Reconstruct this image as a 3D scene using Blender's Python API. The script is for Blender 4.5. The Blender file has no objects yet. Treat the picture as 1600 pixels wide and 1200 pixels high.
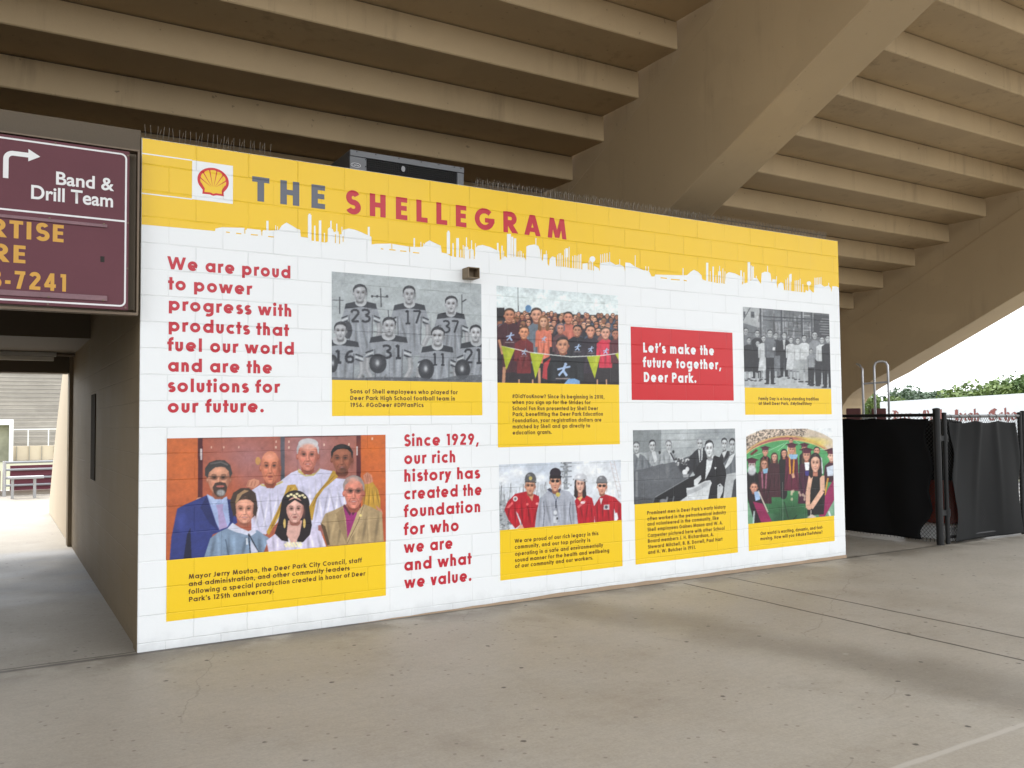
import bpy, bmesh, math, random
import numpy as np
from mathutils import Vector, Matrix

S = bpy.context.scene
COL = S.collection
rnd = random.Random(7)

# ------------------------------------------------------------------ camera
CAM = np.array([-0.93583, -7.05070, 1.69876])
YAW, PITCH, ROLL, FOC = -0.539262, 0.043712, -0.009689, 1350.0   # focal length in pixels of a 1600 px wide frame


def cam_axes():
    cy, sy = math.cos(YAW), math.sin(YAW)
    cp, sp = math.cos(PITCH), math.sin(PITCH)
    f = np.array([-sy * cp, cy * cp, sp])
    r = np.array([cy, sy, 0.0])
    u = np.cross(r, f)
    cr, sr = math.cos(ROLL), math.sin(ROLL)
    return cr * r + sr * u, -sr * r + cr * u, f


AX_R, AX_U, AX_F = cam_axes()
cd = bpy.data.cameras.new('camera')
cd.sensor_width = 36.0
cd.lens = FOC / 1600 * 36.0
cd.clip_start = 0.05
cd.clip_end = 2000
cam = bpy.data.objects.new('camera', cd)
COL.objects.link(cam)
cam.matrix_world = Matrix(((AX_R[0], AX_U[0], -AX_F[0], CAM[0]),
                           (AX_R[1], AX_U[1], -AX_F[1], CAM[1]),
                           (AX_R[2], AX_U[2], -AX_F[2], CAM[2]),
                           (0, 0, 0, 1)))
S.camera = cam

# ------------------------------------------------------------------ sky, sun, exposure
SUN_EL, SUN_AZ = math.radians(62), math.radians(-25)   # azimuth from +y (field side), towards +x
world = bpy.data.worlds.new('World')
S.world = world
world.use_nodes = True
wn = world.node_tree
wn.nodes.clear()
sky = wn.nodes.new('ShaderNodeTexSky')
sky.sky_type = 'NISHITA'
sky.sun_disc = False
sky.sun_elevation = SUN_EL
sky.sun_rotation = SUN_AZ
sky.air_density = 1.0
sky.dust_density = 6.0
sky.ozone_density = 1.0
hs = wn.nodes.new('ShaderNodeHueSaturation')
hs.inputs['Saturation'].default_value = 0.32          # overcast: pale, nearly white sky
bg = wn.nodes.new('ShaderNodeBackground')
bg.inputs['Strength'].default_value = 0.15
wo = wn.nodes.new('ShaderNodeOutputWorld')
cloud = wn.nodes.new('ShaderNodeMix')                 # a bright, even cloud cover over the clear sky
cloud.data_type = 'RGBA'
cloud.inputs[0].default_value = 0.72
cloud.inputs[7].default_value = (9.6, 9.9, 10.2, 1)
wn.links.new(sky.outputs[0], hs.inputs['Color'])
wn.links.new(hs.outputs[0], cloud.inputs[6])
wn.links.new(cloud.outputs[2], bg.inputs[0])
wn.links.new(bg.outputs[0], wo.inputs[0])

sl = bpy.data.lights.new('sun', 'SUN')
sl.energy = 1.2
sl.angle = math.radians(12)
sl.color = (1.0, 0.95, 0.87)
so = bpy.data.objects.new('sun', sl)
COL.objects.link(so)
sun_dir = Vector((math.sin(SUN_AZ) * math.cos(SUN_EL), math.cos(SUN_AZ) * math.cos(SUN_EL), math.sin(SUN_EL)))
so.rotation_euler = (-sun_dir).to_track_quat('-Z', 'Y').to_euler()
so.location = (0, 0, 30)

S.view_settings.view_transform = 'Standard'
S.view_settings.look = 'None'
S.view_settings.gamma = 1
S.view_settings.exposure = 1.26
S.view_settings.use_curve_mapping = False
S.render.engine = 'CYCLES'
S.cycles.use_denoising = True
S.cycles.max_bounces = 10
S.cycles.diffuse_bounces = 6
S.cycles.glossy_bounces = 3


# ------------------------------------------------------------------ survey helpers (a sighted direction meets a plane)
def ray(px, py):
    return AX_R * ((px - 800) / FOC) - AX_U * ((py - 600) / FOC) + AX_F


def hit(px, py, ax, val):
    d = ray(px, py)
    t = (val - CAM[ax]) / d[ax]
    return CAM + d * t


def far(px, py, dist):
    d = ray(px, py)
    return CAM + d * (dist / math.hypot(d[0], d[1]))


def wallpt(px, py):
    p = hit(px, py, 1, 0.0)
    return p[0], p[2]


def to_photo(P):
    d = np.asarray(P, float) - CAM
    z = d @ AX_F
    return 800 + FOC * (d @ AX_R) / z, 600 - FOC * (d @ AX_U) / z


def lin(c):
    c = np.asarray(c, float) / 255.0
    return np.where(c <= 0.04045, c / 12.92, ((c + 0.055) / 1.055) ** 2.4)


def print_albedo(c):                    # a printed colour, relative to the white paint of the wall
    return np.clip(lin(c) / lin(240) * 0.80, 0.006, 0.82)


# ------------------------------------------------------------------ materials
MATS = {}


def nd(nt, t, **kw):
    n = nt.nodes.new(t)
    for k, v in kw.items():
        if k.startswith('i_'):
            n.inputs[k[2:].replace('_', ' ')].default_value = v
        else:
            setattr(n, k, v)
    return n


def math_node(nt, op, a, b=None, c=None, clamp=False):
    n = nt.nodes.new('ShaderNodeMath')
    n.operation = op
    n.use_clamp = clamp
    for i, v in enumerate((a, b, c)):
        if v is None:
            continue
        if isinstance(v, (int, float)):
            n.inputs[i].default_value = v
        else:
            nt.links.new(v, n.inputs[i])
    return n.outputs[0]


def mix_col(nt, fac, a, b, mode='MIX'):
    n = nt.nodes.new('ShaderNodeMix')
    n.data_type = 'RGBA'
    n.blend_type = mode
    for s, v in ((0, fac), (6, a), (7, b)):
        if isinstance(v, (int, float)):
            n.inputs[s].default_value = v
        elif isinstance(v, (tuple, list, np.ndarray)):
            n.inputs[s].default_value = (*[float(x) for x in v[:3]], 1)
        else:
            nt.links.new(v, n.inputs[s])
    return n.outputs[2]


def new_mat(name):
    m = bpy.data.materials.new(name)
    m.use_nodes = True
    nt = m.node_tree
    b = nt.nodes['Principled BSDF']
    return m, nt, b


def noise(nt, vec, scale, detail=4, rough=0.55):
    n = nd(nt, 'ShaderNodeTexNoise', i_Scale=scale, i_Detail=detail, i_Roughness=rough)
    if vec is not None:
        nt.links.new(vec, n.inputs['Vector'])
    return n.outputs['Fac']


def ramp(nt, fac, lo, hi, a=0.0, b=1.0):
    n = nt.nodes.new('ShaderNodeMapRange')
    n.interpolation_type = 'SMOOTHSTEP'
    nt.links.new(fac, n.inputs[0])
    for i, v in zip((1, 2, 3, 4), (lo, hi, a, b)):
        n.inputs[i].default_value = v
    return n.outputs[0]


def bump(nt, b, height, strength=0.3, dist=0.01):
    n = nd(nt, 'ShaderNodeBump', i_Strength=strength, i_Distance=dist)
    nt.links.new(height, n.inputs['Height'])
    nt.links.new(n.outputs[0], b.inputs['Normal'])


def surf(name, col, rough=0.6, var=0.12, vscale=3.0, fine=60.0, bstr=0.15, metal=0.0, spec=0.5, specks=0.0, streak=0.0):
    """a plain painted, plastered or metal surface with uneven tone and a fine texture"""
    if name in MATS:
        return MATS[name]
    m, nt, b = new_mat(name)
    tc = nd(nt, 'ShaderNodeTexCoord')
    v = tc.outputs['Object']
    n1 = noise(nt, v, vscale, 5)
    n2 = noise(nt, v, fine, 3)
    k = math_node(nt, 'MULTIPLY_ADD', n1, 2 * var, 1 - var)
    k2 = math_node(nt, 'MULTIPLY_ADD', n2, var * 0.6, 1 - var * 0.3)
    k = math_node(nt, 'MULTIPLY', k, k2)
    out = mix_col(nt, 1.0, col, k, 'MULTIPLY')
    if streak:
        mp = nd(nt, 'ShaderNodeMapping')
        mp.inputs['Scale'].default_value = (5.0, 5.0, 0.5)
        nt.links.new(v, mp.inputs['Vector'])
        s1 = ramp(nt, noise(nt, mp.outputs[0], 1.0, 5, 0.7), 0.50, 0.74, 0, streak)
        s1 = math_node(nt, 'MULTIPLY', s1, ramp(nt, noise(nt, v, 0.5, 3), 0.42, 0.6))
        out = mix_col(nt, s1, out, tuple(0.45 * x for x in col))
        pt = ramp(nt, noise(nt, v, 0.9, 2), 0.60, 0.63, 0, streak * 0.35)
        out = mix_col(nt, pt, out, tuple(min(1, 1.25 * x) for x in col))
    if specks:
        sp = noise(nt, v, 14.0, 2)
        sp = ramp(nt, sp, 0.70, 0.76, 0, specks)
        out = mix_col(nt, sp, out, tuple(0.25 * x for x in col))
    nt.links.new(out, b.inputs['Base Color'])
    b.inputs['Roughness'].default_value = rough
    b.inputs['Metallic'].default_value = metal
    b.inputs['Specular IOR Level'].default_value = spec
    if bstr:
        bump(nt, b, n2, bstr, 0.004)
    MATS[name] = m
    return m


H_WALL, W_WALL = 3.9034, 8.02


def block_relief(nt, b, axis=0, strength=0.55):
    """joints of the painted block wall (0.406 x 0.202 m blocks) and its rough paint, as relief"""
    tc = nd(nt, 'ShaderNodeTexCoord')
    sx = nd(nt, 'ShaderNodeSeparateXYZ')
    nt.links.new(tc.outputs['Object'], sx.inputs[0])
    w1 = noise(nt, tc.outputs['Object'], 9.0, 3)
    x = math_node(nt, 'MULTIPLY_ADD', w1, 0.012, sx.outputs[axis])
    w2 = noise(nt, tc.outputs['Object'], 6.3, 3)
    z = math_node(nt, 'MULTIPLY_ADD', w2, 0.012, sx.outputs[2])
    z = math_node(nt, 'ADD', z, -0.065 + 0.202 - 0.006)
    cb = nd(nt, 'ShaderNodeCombineXYZ')
    nt.links.new(x, cb.inputs[0])
    nt.links.new(z, cb.inputs[1])
    br = nd(nt, 'ShaderNodeTexBrick')
    br.offset = 0.5
    br.offset_frequency = 2
    br.squash = 1.0
    nt.links.new(cb.outputs[0], br.inputs['Vector'])
    br.inputs['Scale'].default_value = 1.0
    br.inputs['Mortar Size'].default_value = 0.006
    br.inputs['Mortar Smooth'].default_value = 0.75
    br.inputs['Brick Width'].default_value = 0.4064
    br.inputs['Row Height'].default_value = 0.202
    joint = br.outputs['Fac']
    part = ramp(nt, noise(nt, tc.outputs['Object'], 2.2, 3), 0.30, 0.62, 0.25, 1.0)    # partly filled with paint
    depth = math_node(nt, 'MULTIPLY', joint, part)
    pit = noise(nt, tc.outputs['Object'], 95.0, 3)
    und = noise(nt, tc.outputs['Object'], 7.0, 2)
    h = math_node(nt, 'MULTIPLY', depth, -1.0)
    h = math_node(nt, 'MULTIPLY_ADD', pit, 0.16, h)
    h = math_node(nt, 'MULTIPLY_ADD', und, 0.5, h)
    bump(nt, b, h, strength, 0.006)
    return depth, tc


def wall_paint(name, col=None, rough=0.36, attr=None, var=0.03, axis=0, strength=0.55, spec=0.42):
    if name in MATS:
        return MATS[name]
    m, nt, b = new_mat(name)
    depth, tc = block_relief(nt, b, axis, strength)
    b.inputs['Specular IOR Level'].default_value = spec
    if attr:
        a = nd(nt, 'ShaderNodeAttribute', attribute_name=attr)
        base = a.outputs['Color']
    else:
        base = col
    n1 = noise(nt, tc.outputs['Object'], 1.7, 5)
    k = math_node(nt, 'MULTIPLY_ADD', n1, 2 * var, 1 - var)
    sz = nd(nt, 'ShaderNodeSeparateXYZ')
    nt.links.new(tc.outputs['Object'], sz.inputs[0])
    low = ramp(nt, math_node(nt, 'MULTIPLY_ADD', noise(nt, tc.outputs['Object'], 6.0, 5, 0.7), 0.30, sz.outputs[2]), 0.12, 0.30, 0.16, 0)
    scf = math_node(nt, 'MULTIPLY', ramp(nt, noise(nt, tc.outputs['Object'], 4.2, 7, 0.8), 0.66, 0.74, 0, 0.09), ramp(nt, sz.outputs[2], 0.4, 2.2, 1, 0.2))
    k = math_node(nt, 'SUBTRACT', k, math_node(nt, 'ADD', low, scf))                 # splashed dirt at the foot, scuffs
    dirt = math_node(nt, 'MULTIPLY_ADD', depth, -0.085, k)       # a little grime settled in the joints
    out = mix_col(nt, 1.0, base, dirt, 'MULTIPLY')
    nt.links.new(out, b.inputs['Base Color'])
    rr = math_node(nt, 'MULTIPLY_ADD', n1, 0.2, rough - 0.1)
    nt.links.new(rr, b.inputs['Roughness'])
    MATS[name] = m
    return m


# ------------------------------------------------------------------ mesh helpers
class MB:
    def __init__(self):
        self.v, self.f = [], []

    def add(self, vs, fs):
        o = len(self.v)
        self.v += [tuple(map(float, p)) for p in vs]
        self.f += [tuple(i + o for i in f) for f in fs]
        return self

    def box(self, x0, x1, y0, y1, z0, z1):
        return self.add([(x0, y0, z0), (x1, y0, z0), (x1, y1, z0), (x0, y1, z0),
                         (x0, y0, z1), (x1, y0, z1), (x1, y1, z1), (x0, y1, z1)],
                        [(0, 3, 2, 1), (4, 5, 6, 7), (0, 1, 5, 4), (1, 2, 6, 5), (2, 3, 7, 6), (3, 0, 4, 7)])

    def prism_x(self, prof, x0, x1):
        """profile [(y,z)] counter-clockwise seen from +x, swept from x0 to x1"""
        n = len(prof)
        vs = [(x0, y, z) for y, z in prof] + [(x1, y, z) for y, z in prof]
        fs = [tuple(range(n - 1, -1, -1)), tuple(range(n, 2 * n))]
        fs += [(i, (i + 1) % n, n + (i + 1) % n, n + i) for i in range(n)]
        return self.add(vs, fs)

    def tube(self, pts, r, n=8, caps=True):
        pts = [Vector(p) for p in pts]
        rings = []
        prev = None
        for i, p in enumerate(pts):
            a = pts[max(i - 1, 0)]
            c = pts[min(i + 1, len(pts) - 1)]
            t = (c - a).normalized()
            if prev is None:
                ref = Vector((0, 0, 1)) if abs(t.z) < 0.9 else Vector((1, 0, 0))
                u = t.cross(ref).normalized()
            else:
                u = (prev - t * prev.dot(t)).normalized()
            prev = u
            w = t.cross(u)
            rr = r[i] if isinstance(r, (list, tuple)) else r
            rings.append([p + (u * math.cos(2 * math.pi * k / n) + w * math.sin(2 * math.pi * k / n)) * rr for k in range(n)])
        vs = [q for ring in rings for q in ring]
        fs = []
        for i in range(len(pts) - 1):
            for k in range(n):
                fs.append((i * n + k, i * n + (k + 1) % n, (i + 1) * n + (k + 1) % n, (i + 1) * n + k))
        if caps:
            fs.append(tuple(range(n - 1, -1, -1)))
            fs.append(tuple(range((len(pts) - 1) * n, len(pts) * n)))
        return self.add(vs, fs)

    def build(self, name, mat, parent=None, bevel=0.0, smooth=False):
        me = bpy.data.meshes.new(name)
        me.from_pydata(self.v, [], self.f)
        me.materials.append(mat)
        me.update()
        o = bpy.data.objects.new(name, me)
        COL.objects.link(o)
        if parent is not None:
            o.parent = parent
            if parent.type == 'EMPTY':
                o.location = tuple(-c for c in parent.location)     # vertices are in world metres
        if bevel:
            md = o.modifiers.new('bevel', 'BEVEL')
            md.width = bevel
            md.segments = 2
            md.limit_method = 'ANGLE'
        if smooth:
            me.polygons.foreach_set('use_smooth', [True] * len(me.polygons))
        return o


def tag(o, label=None, cat=None, group=None, kind=None):
    if label:
        o['label'] = label
    if cat:
        o['category'] = cat
    if group:
        o['group'] = group
    if kind:
        o['kind'] = kind
    return o


def empty(name, loc=(0, 0, 0), label=None, cat=None, group=None):
    o = bpy.data.objects.new(name, None)
    o.location = loc
    o.empty_display_size = 0.2
    COL.objects.link(o)
    return tag(o, label, cat, group)
# ================================================================== SETTING: ground, floor
def floor_material():
    m, nt, b = new_mat('worn concrete')
    tc = nd(nt, 'ShaderNodeTexCoord')
    v = tc.outputs['Object']
    sx = nd(nt, 'ShaderNodeSeparateXYZ')
    nt.links.new(v, sx.inputs[0])
    X, Y = sx.outputs[0], sx.outputs[1]
    big = noise(nt, v, 0.35, 6, 0.6)
    mid = noise(nt, v, 1.6, 6, 0.62)
    fine = noise(nt, v, 55.0, 4, 0.7)
    c = mix_col(nt, ramp(nt, big, 0.3, 0.7), (0.325, 0.29, 0.238), (0.41, 0.378, 0.325))
    c = mix_col(nt, ramp(nt, mid, 0.42, 0.72, 0, 0.45), c, (0.40, 0.375, 0.33))
    c = mix_col(nt, ramp(nt, noise(nt, v, 0.9, 7, 0.7), 0.52, 0.72, 0, 0.38), c, (0.20, 0.168, 0.128))
    # a long water stain that runs from the foot of the wall out over the slab
    p0, p1 = hit(880, 940, 2, 0), hit(1560, 1075, 2, 0)
    dx, dy = p1[0] - p0[0], p1[1] - p0[1]
    L = math.hypot(dx, dy)
    ux, uy = dx / L, dy / L
    wob = math_node(nt, 'MULTIPLY_ADD', noise(nt, v, 0.8, 5), 0.9, -0.45)
    along = math_node(nt, 'ADD', math_node(nt, 'MULTIPLY', math_node(nt, 'SUBTRACT', X, p0[0]), ux),
                      math_node(nt, 'MULTIPLY', math_node(nt, 'SUBTRACT', Y, p0[1]), uy))
    acr = math_node(nt, 'ADD', math_node(nt, 'MULTIPLY', math_node(nt, 'SUBTRACT', X, p0[0]), -uy),
                    math_node(nt, 'MULTIPLY', math_node(nt, 'SUBTRACT', Y, p0[1]), ux))
    d = math_node(nt, 'ABSOLUTE', math_node(nt, 'ADD', acr, wob))
    s1 = ramp(nt, d, 0.05, 0.55, 1, 0)
    s2 = math_node(nt, 'MULTIPLY', ramp(nt, along, -0.3, 0.3), ramp(nt, along, L + 0.2, L + 2.0, 1, 0))
    st = math_node(nt, 'MULTIPLY', math_node(nt, 'MULTIPLY', s1, s2), 0.55)
    c = mix_col(nt, st, c, (0.165, 0.145, 0.115))
    # dark seepage along the foot of the wall
    foot = math_node(nt, 'MULTIPLY', ramp(nt, Y, -0.55, -0.02), ramp(nt, noise(nt, v, 2.3, 5), 0.36, 0.58, 0, 0.75))
    foot = math_node(nt, 'MULTIPLY', foot, ramp(nt, Y, 0.05, 0.06, 1, 0))
    c = mix_col(nt, foot, c, (0.15, 0.13, 0.10))
    # worn patch in the passage, with bluish sky sheen painted into its grey
    q = math_node(nt, 'MULTIPLY', ramp(nt, Y, 2.2, 2.9), ramp(nt, Y, 6.2, 6.7, 1, 0))
    q = math_node(nt, 'MULTIPLY', q, ramp(nt, noise(nt, v, 1.1, 5), 0.3, 0.6, 0.15, 0.9))
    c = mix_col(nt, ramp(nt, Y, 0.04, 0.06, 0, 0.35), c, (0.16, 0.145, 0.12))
    c = mix_col(nt, q, c, (0.26, 0.268, 0.285))
    # gum spots and small dark flecks
    vo = nd(nt, 'ShaderNodeTexVoronoi', i_Scale=1.5, voronoi_dimensions='2D')
    nt.links.new(v, vo.inputs['Vector'])
    g1 = ramp(nt, math_node(nt, 'MULTIPLY_ADD', noise(nt, v, 40.0, 2), 0.03, vo.outputs['Distance']), 0.030, 0.046, 1, 0)
    g1 = math_node(nt, 'MULTIPLY', g1, ramp(nt, noise(nt, v, 1.3, 2), 0.46, 0.50))
    c = mix_col(nt, math_node(nt, 'MULTIPLY', g1, 0.85), c, (0.045, 0.04, 0.035))
    vo2 = nd(nt, 'ShaderNodeTexVoronoi', i_Scale=6.0, voronoi_dimensions='2D')
    nt.links.new(v, vo2.inputs['Vector'])
    g2 = ramp(nt, vo2.outputs['Distance'], 0.04, 0.085, 1, 0)
    g2 = math_node(nt, 'MULTIPLY', g2, ramp(nt, noise(nt, v, 2.1, 2), 0.48, 0.54, 0, 0.55))
    c = mix_col(nt, g2, c, (0.13, 0.11, 0.09))
    # hairline cracks
    wv = nd(nt, 'ShaderNodeMix', data_type='VECTOR')
    nz = nd(nt, 'ShaderNodeTexNoise', i_Scale=2.5, i_Detail=5)
    nt.links.new(v, nz.inputs['Vector'])
    wv.inputs[0].default_value = 0.22
    nt.links.new(v, wv.inputs[4])
    nt.links.new(nz.outputs['Color'], wv.inputs[5])
    vc = nd(nt, 'ShaderNodeTexVoronoi', i_Scale=0.42, voronoi_dimensions='2D', feature='DISTANCE_TO_EDGE')
    nt.links.new(wv.outputs[1], vc.inputs['Vector'])
    ck = math_node(nt, 'MULTIPLY', ramp(nt, vc.outputs['Distance'], 0.0008, 0.0028, 1, 0), ramp(nt, noise(nt, v, 0.5, 2), 0.52, 0.56, 0, 0.22))
    c = mix_col(nt, ck, c, (0.09, 0.075, 0.055))
    # pale scuffs
    sc = math_node(nt, 'MULTIPLY', ramp(nt, noise(nt, v, 3.4, 7, 0.75), 0.60, 0.70, 0, 0.5), ramp(nt, noise(nt, v, 0.6, 2), 0.45, 0.6))
    c = mix_col(nt, sc, c, (0.47, 0.44, 0.39))
    brush = nd(nt, 'ShaderNodeMapping')
    brush.inputs['Scale'].default_value = (2.2, 14.0, 1.0)
    nt.links.new(v, brush.inputs['Vector'])
    c = mix_col(nt, 1.0, c, math_node(nt, 'MULTIPLY_ADD', noise(nt, brush.outputs[0], 2.0, 6, 0.7), 0.22, 0.89), 'MULTIPLY')
    c = mix_col(nt, 1.0, c, math_node(nt, 'MULTIPLY_ADD', noise(nt, v, 16.0, 6, 0.75), 0.34, 0.83), 'MULTIPLY')
    c = mix_col(nt, 1.0, c, math_node(nt, 'MULTIPLY_ADD', fine, 0.5, 0.75), 'MULTIPLY')
    seam = ramp(nt, math_node(nt, 'ADD', Y, math_node(nt, 'MULTIPLY', noise(nt, v, 7.0, 3), 0.03)), -0.055, -0.012)
    seam = math_node(nt, 'MULTIPLY', seam, ramp(nt, Y, 0.004, 0.006, 1, 0))
    c = mix_col(nt, math_node(nt, 'MULTIPLY', seam, 0.75), c, (0.06, 0.05, 0.04))
    # sawn joints
    jw = math_node(nt, 'MULTIPLY_ADD', noise(nt, v, 3.0, 3), 0.03, -0.015)

    def joint(coord, at, half, gate=None):
        k = math_node(nt, 'ABSOLUTE', math_node(nt, 'SUBTRACT', math_node(nt, 'ADD', coord, jw), at))
        k = ramp(nt, k, half * 0.6, half * 1.5, 1, 0)
        return k if gate is None else math_node(nt, 'MULTIPLY', k, gate)
    south = ramp(nt, Y, -0.17, -0.16, 1, 0)
    near = ramp(nt, Y, -4.30, -4.28)
    j = joint(X, 5.25, 0.013, math_node(nt, 'MULTIPLY', south, near))
    j = math_node(nt, 'MAXIMUM', j, joint(X, 5.88, 0.013, math_node(nt, 'MULTIPLY', south, near)))
    j = math_node(nt, 'MAXIMUM', j, joint(Y, 0.05, 0.008, ramp(nt, X, 0.0, 0.01, 1, 0)))
    c = mix_col(nt, math_node(nt, 'MULTIPLY', j, 0.9), c, (0.05, 0.042, 0.032))
    j2 = joint(Y, -4.33, 0.018)
    c = mix_col(nt, math_node(nt, 'MULTIPLY', j2, 0.75), c, (0.48, 0.45, 0.40))
    nt.links.new(c, b.inputs['Base Color'])
    r = math_node(nt, 'MULTIPLY_ADD', mid, 0.35, 0.40)
    r = math_node(nt, 'MULTIPLY_ADD', st, -0.12, r)
    nt.links.new(r, b.inputs['Roughness'])
    h = math_node(nt, 'MULTIPLY_ADD', j, -3.0, fine)
    h = math_node(nt, 'MULTIPLY_ADD', mid, 1.5, h)
    bump(nt, b, h, 0.25, 0.004)
    return m


M_FLOOR = floor_material()
M_TAN = surf('tan painted concrete', (0.445, 0.33, 0.19), 0.7, 0.14, 1.1, 70, 0.12, specks=0.5, streak=0.5)
M_TAN_DARK = surf('tan painted concrete beam', (0.42, 0.315, 0.185), 0.7, 0.10, 0.9, 70, 0.12, specks=0.3, streak=0.4)
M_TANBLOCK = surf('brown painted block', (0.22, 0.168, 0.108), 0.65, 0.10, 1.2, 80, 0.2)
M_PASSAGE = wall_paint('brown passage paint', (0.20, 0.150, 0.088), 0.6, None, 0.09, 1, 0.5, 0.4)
M_CREAM = surf('cream plaster', (0.62, 0.53, 0.40), 0.75, 0.06, 1.5, 60, 0.1)
M_PALE = surf('pale old concrete', (0.36, 0.335, 0.29), 0.85, 0.40, 0.45, 3.0, 0.1)
M_BLACKGAP = surf('dark recess', (0.02, 0.018, 0.015), 0.8, 0.1)
M_GALV = surf('galvanised steel', (0.52, 0.53, 0.55), 0.4, 0.12, 6, 90, 0.05, metal=0.7)
M_ALU = surf('grey aluminium', (0.42, 0.43, 0.45), 0.45, 0.08, 6, 90, 0.05, metal=0.6)
M_BLACKSTEEL = surf('black coated steel', (0.009, 0.009, 0.0095), 0.5, 0.2, 8, 90, 0.1, spec=0.3)
M_MAROON = surf('maroon paint', (0.13, 0.025, 0.045), 0.55, 0.12, 4, 60, 0.08)
M_WHITE = surf('white paint', (0.76, 0.77, 0.78), 0.5, 0.05, 2, 60, 0.08)

g = MB().add([(-400, -400, -0.03), (400, -400, -0.03), (400, 400, -0.03), (-400, 400, -0.03)], [(0, 1, 2, 3)])
M_GROUND = surf('dry grass and gravel ground', (0.20, 0.20, 0.14), 0.9, 0.3, 0.3, 6, 0.2)
tag(g.build('ground', M_GROUND), kind='structure')
g = MB().add([(-120, -90, -0.012), (120, -90, -0.012), (120, -9.5, -0.012), (-120, -9.5, -0.012)], [(0, 1, 2, 3)])
tag(g.build('low_bounce_ground', surf('low bounce dark ground', (0.06, 0.06, 0.062), 0.85, 0.2, 0.4, 40, 0.3), None), kind='structure')  # unseen ground behind the camera, added dark to weaken bounce onto the soffits
g = MB().add([(-60, -10.5, 0), (22, -10.5, 0), (22, 18.4, 0), (-60, 18.4, 0)], [(0, 1, 2, 3)])
tag(g.build('concrete_floor', M_FLOOR), kind='structure')

# ================================================================== the grandstand over it all
TREAD, RISE = 0.735, 0.345
XR1, XR2, XR0, RW = 6.0, 14.86, -2.86, 0.70


def ky(k):
    return 2.08 + (k - 1) * TREAD


def kz(k):
    return 5.43 - (k - 1) * RISE


stand = empty('grandstand', (0, 0, 0), 'tan concrete grandstand seen from below, stepped seating on sloping beams over the painted wall', 'grandstand')
bays = [(-56.0, XR1 - 0.004, 'left'), (XR1 + RW + 0.004, XR2 - 0.004, 'right')]
for x0, x1, nm in bays:
    for k in range(-12, 13):
        y, z = ky(k), kz(k)
        xa = x0
        if nm == 'left' and y > 5.8:
            xa = 0.32
        b = MB()
        # precast step: a hanging riser with a chamfered toe and the slab it carries towards the field
        ed = 0.012
        prof = [(y + ed, z), (y + TREAD + 0.148, z + 0.0), (y + TREAD + 0.148, z + 0.16), (y + 0.15, z + 0.17), (y + 0.15, z + RISE - 0.014),
                (y, z + RISE - 0.014), (y, z + ed)]
        b.prism_x(prof, xa, x1)
        # dark joint packing above the riser, set back
        b.build('seating_step', M_TAN, stand)
        MB().box(xa + 0.01, x1 - 0.01, y + 0.02, y + 0.14, z + RISE - 0.013, z + RISE - 0.001).build('joint_packing', M_BLACKGAP, stand)


def raker(x0, x1, drop=0.0):
    """sloping beam with a straight soffit that sweeps down into its column near the field"""
    def low(y):
        return 4.48 - 0.4685 * (y - 0.31)
    ytop = ky(-12) - 0.2
    prof = [(ytop, low(ytop))]
    prof += [(y, low(y)) for y in (-6, -3, 0, 2, 3.25)]
    prof += [(3.75, 2.88), (4.2, 2.66), (4.6, 2.50), (4.9, 2.36), (5.1, 2.25), (5.25, 2.13), (5.36, 1.98), (5.42, 1.8), (5.45, 1.5), (5.45, 0.0)]
    prof += [(7.3, 0.0), (7.3, 2.3)]
    up = []
    k = 6
    yy = 7.3
    # upper edge just under the seating slabs
    top = lambda y: 5.36 - 0.4694 * (y - 2.08) - 0.02 - drop
    prof += [(7.3, top(7.3)), (ytop, top(ytop))]
    b = MB().prism_x(prof, x0, x1)
    o = b.build('raker_beam', M_TAN_DARK, stand, bevel=0.015)
    # stepped upper web, 4 cm thinner, rising between the steps
    b = MB()
    for k in range(-12, 9):
        y, z = ky(k), kz(k)
        b.box(x0 + 0.03, x1 - 0.03, y + 0.152, y + TREAD + 0.15, top(y + TREAD) - 0.1, z + RISE + 0.15)
    b.build('raker_web', M_TAN_DARK, stand)


raker(XR1, XR1 + RW)
raker(XR2, XR2 + RW, 0.19)
raker(XR0, XR0 + RW)
for i in range(2, 6):
    raker(XR1 - 8.86 * i, XR1 - 8.86 * i + RW)
for xr in [XR2] + [XR1 - 8.86 * i for i in range(6)]:
    y = -5.0
    zt = 4.48 - 0.4685 * (y - 0.31)
    MB().box(xr + 0.05, xr + RW - 0.05, y - 0.35, y + 0.35, 0, zt + 0.15).build('rear_column', M_TAN_DARK, stand, bevel=0.02)

# ================================================================== block room behind the mural, passage, lintel
MB().box(0.06, W_WALL - 0.02, 0.215, 6.9, 3.62, 3.74).build('roof_slab', M_TANBLOCK, None)
tag(bpy.data.objects['roof_slab'], 'dark flat roof of the block room behind the painted wall', 'roof')

pw = MB()
pw.prism_x([(0.202, 0), (6.70, 0), (6.70, 3.61), (0.202, 3.61)], 0.012, 0.25)
pw.prism_x([(6.70, 0), (7.0, 0), (7.0, 3.2), (6.70, 3.2)], -0.035, 0.25)
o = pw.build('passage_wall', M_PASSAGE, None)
tag(o, 'tan side wall of the dark passage to the left of the painted wall', 'wall')
o2 = MB().box(0.002, 0.0115, 3.40, 3.86, 1.10, 2.05).build('recessed_panel', surf('dark brown panel', (0.03, 0.022, 0.013), 0.8, 0.1, spec=0.1), o)

w = MB().prism_x([(7.0, 0), (12.3, 0), (12.3, 0.22), (11.9, 0.45), (10.74, 1.38), (8.8, 2.55), (7.0, 3.6)], 0.0, 0.24)
tag(w.build('wing_wall', M_CREAM, None, bevel=0.01), 'sunlit cream wing wall with a sloping top at the far end of the passage', 'wall')

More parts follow.
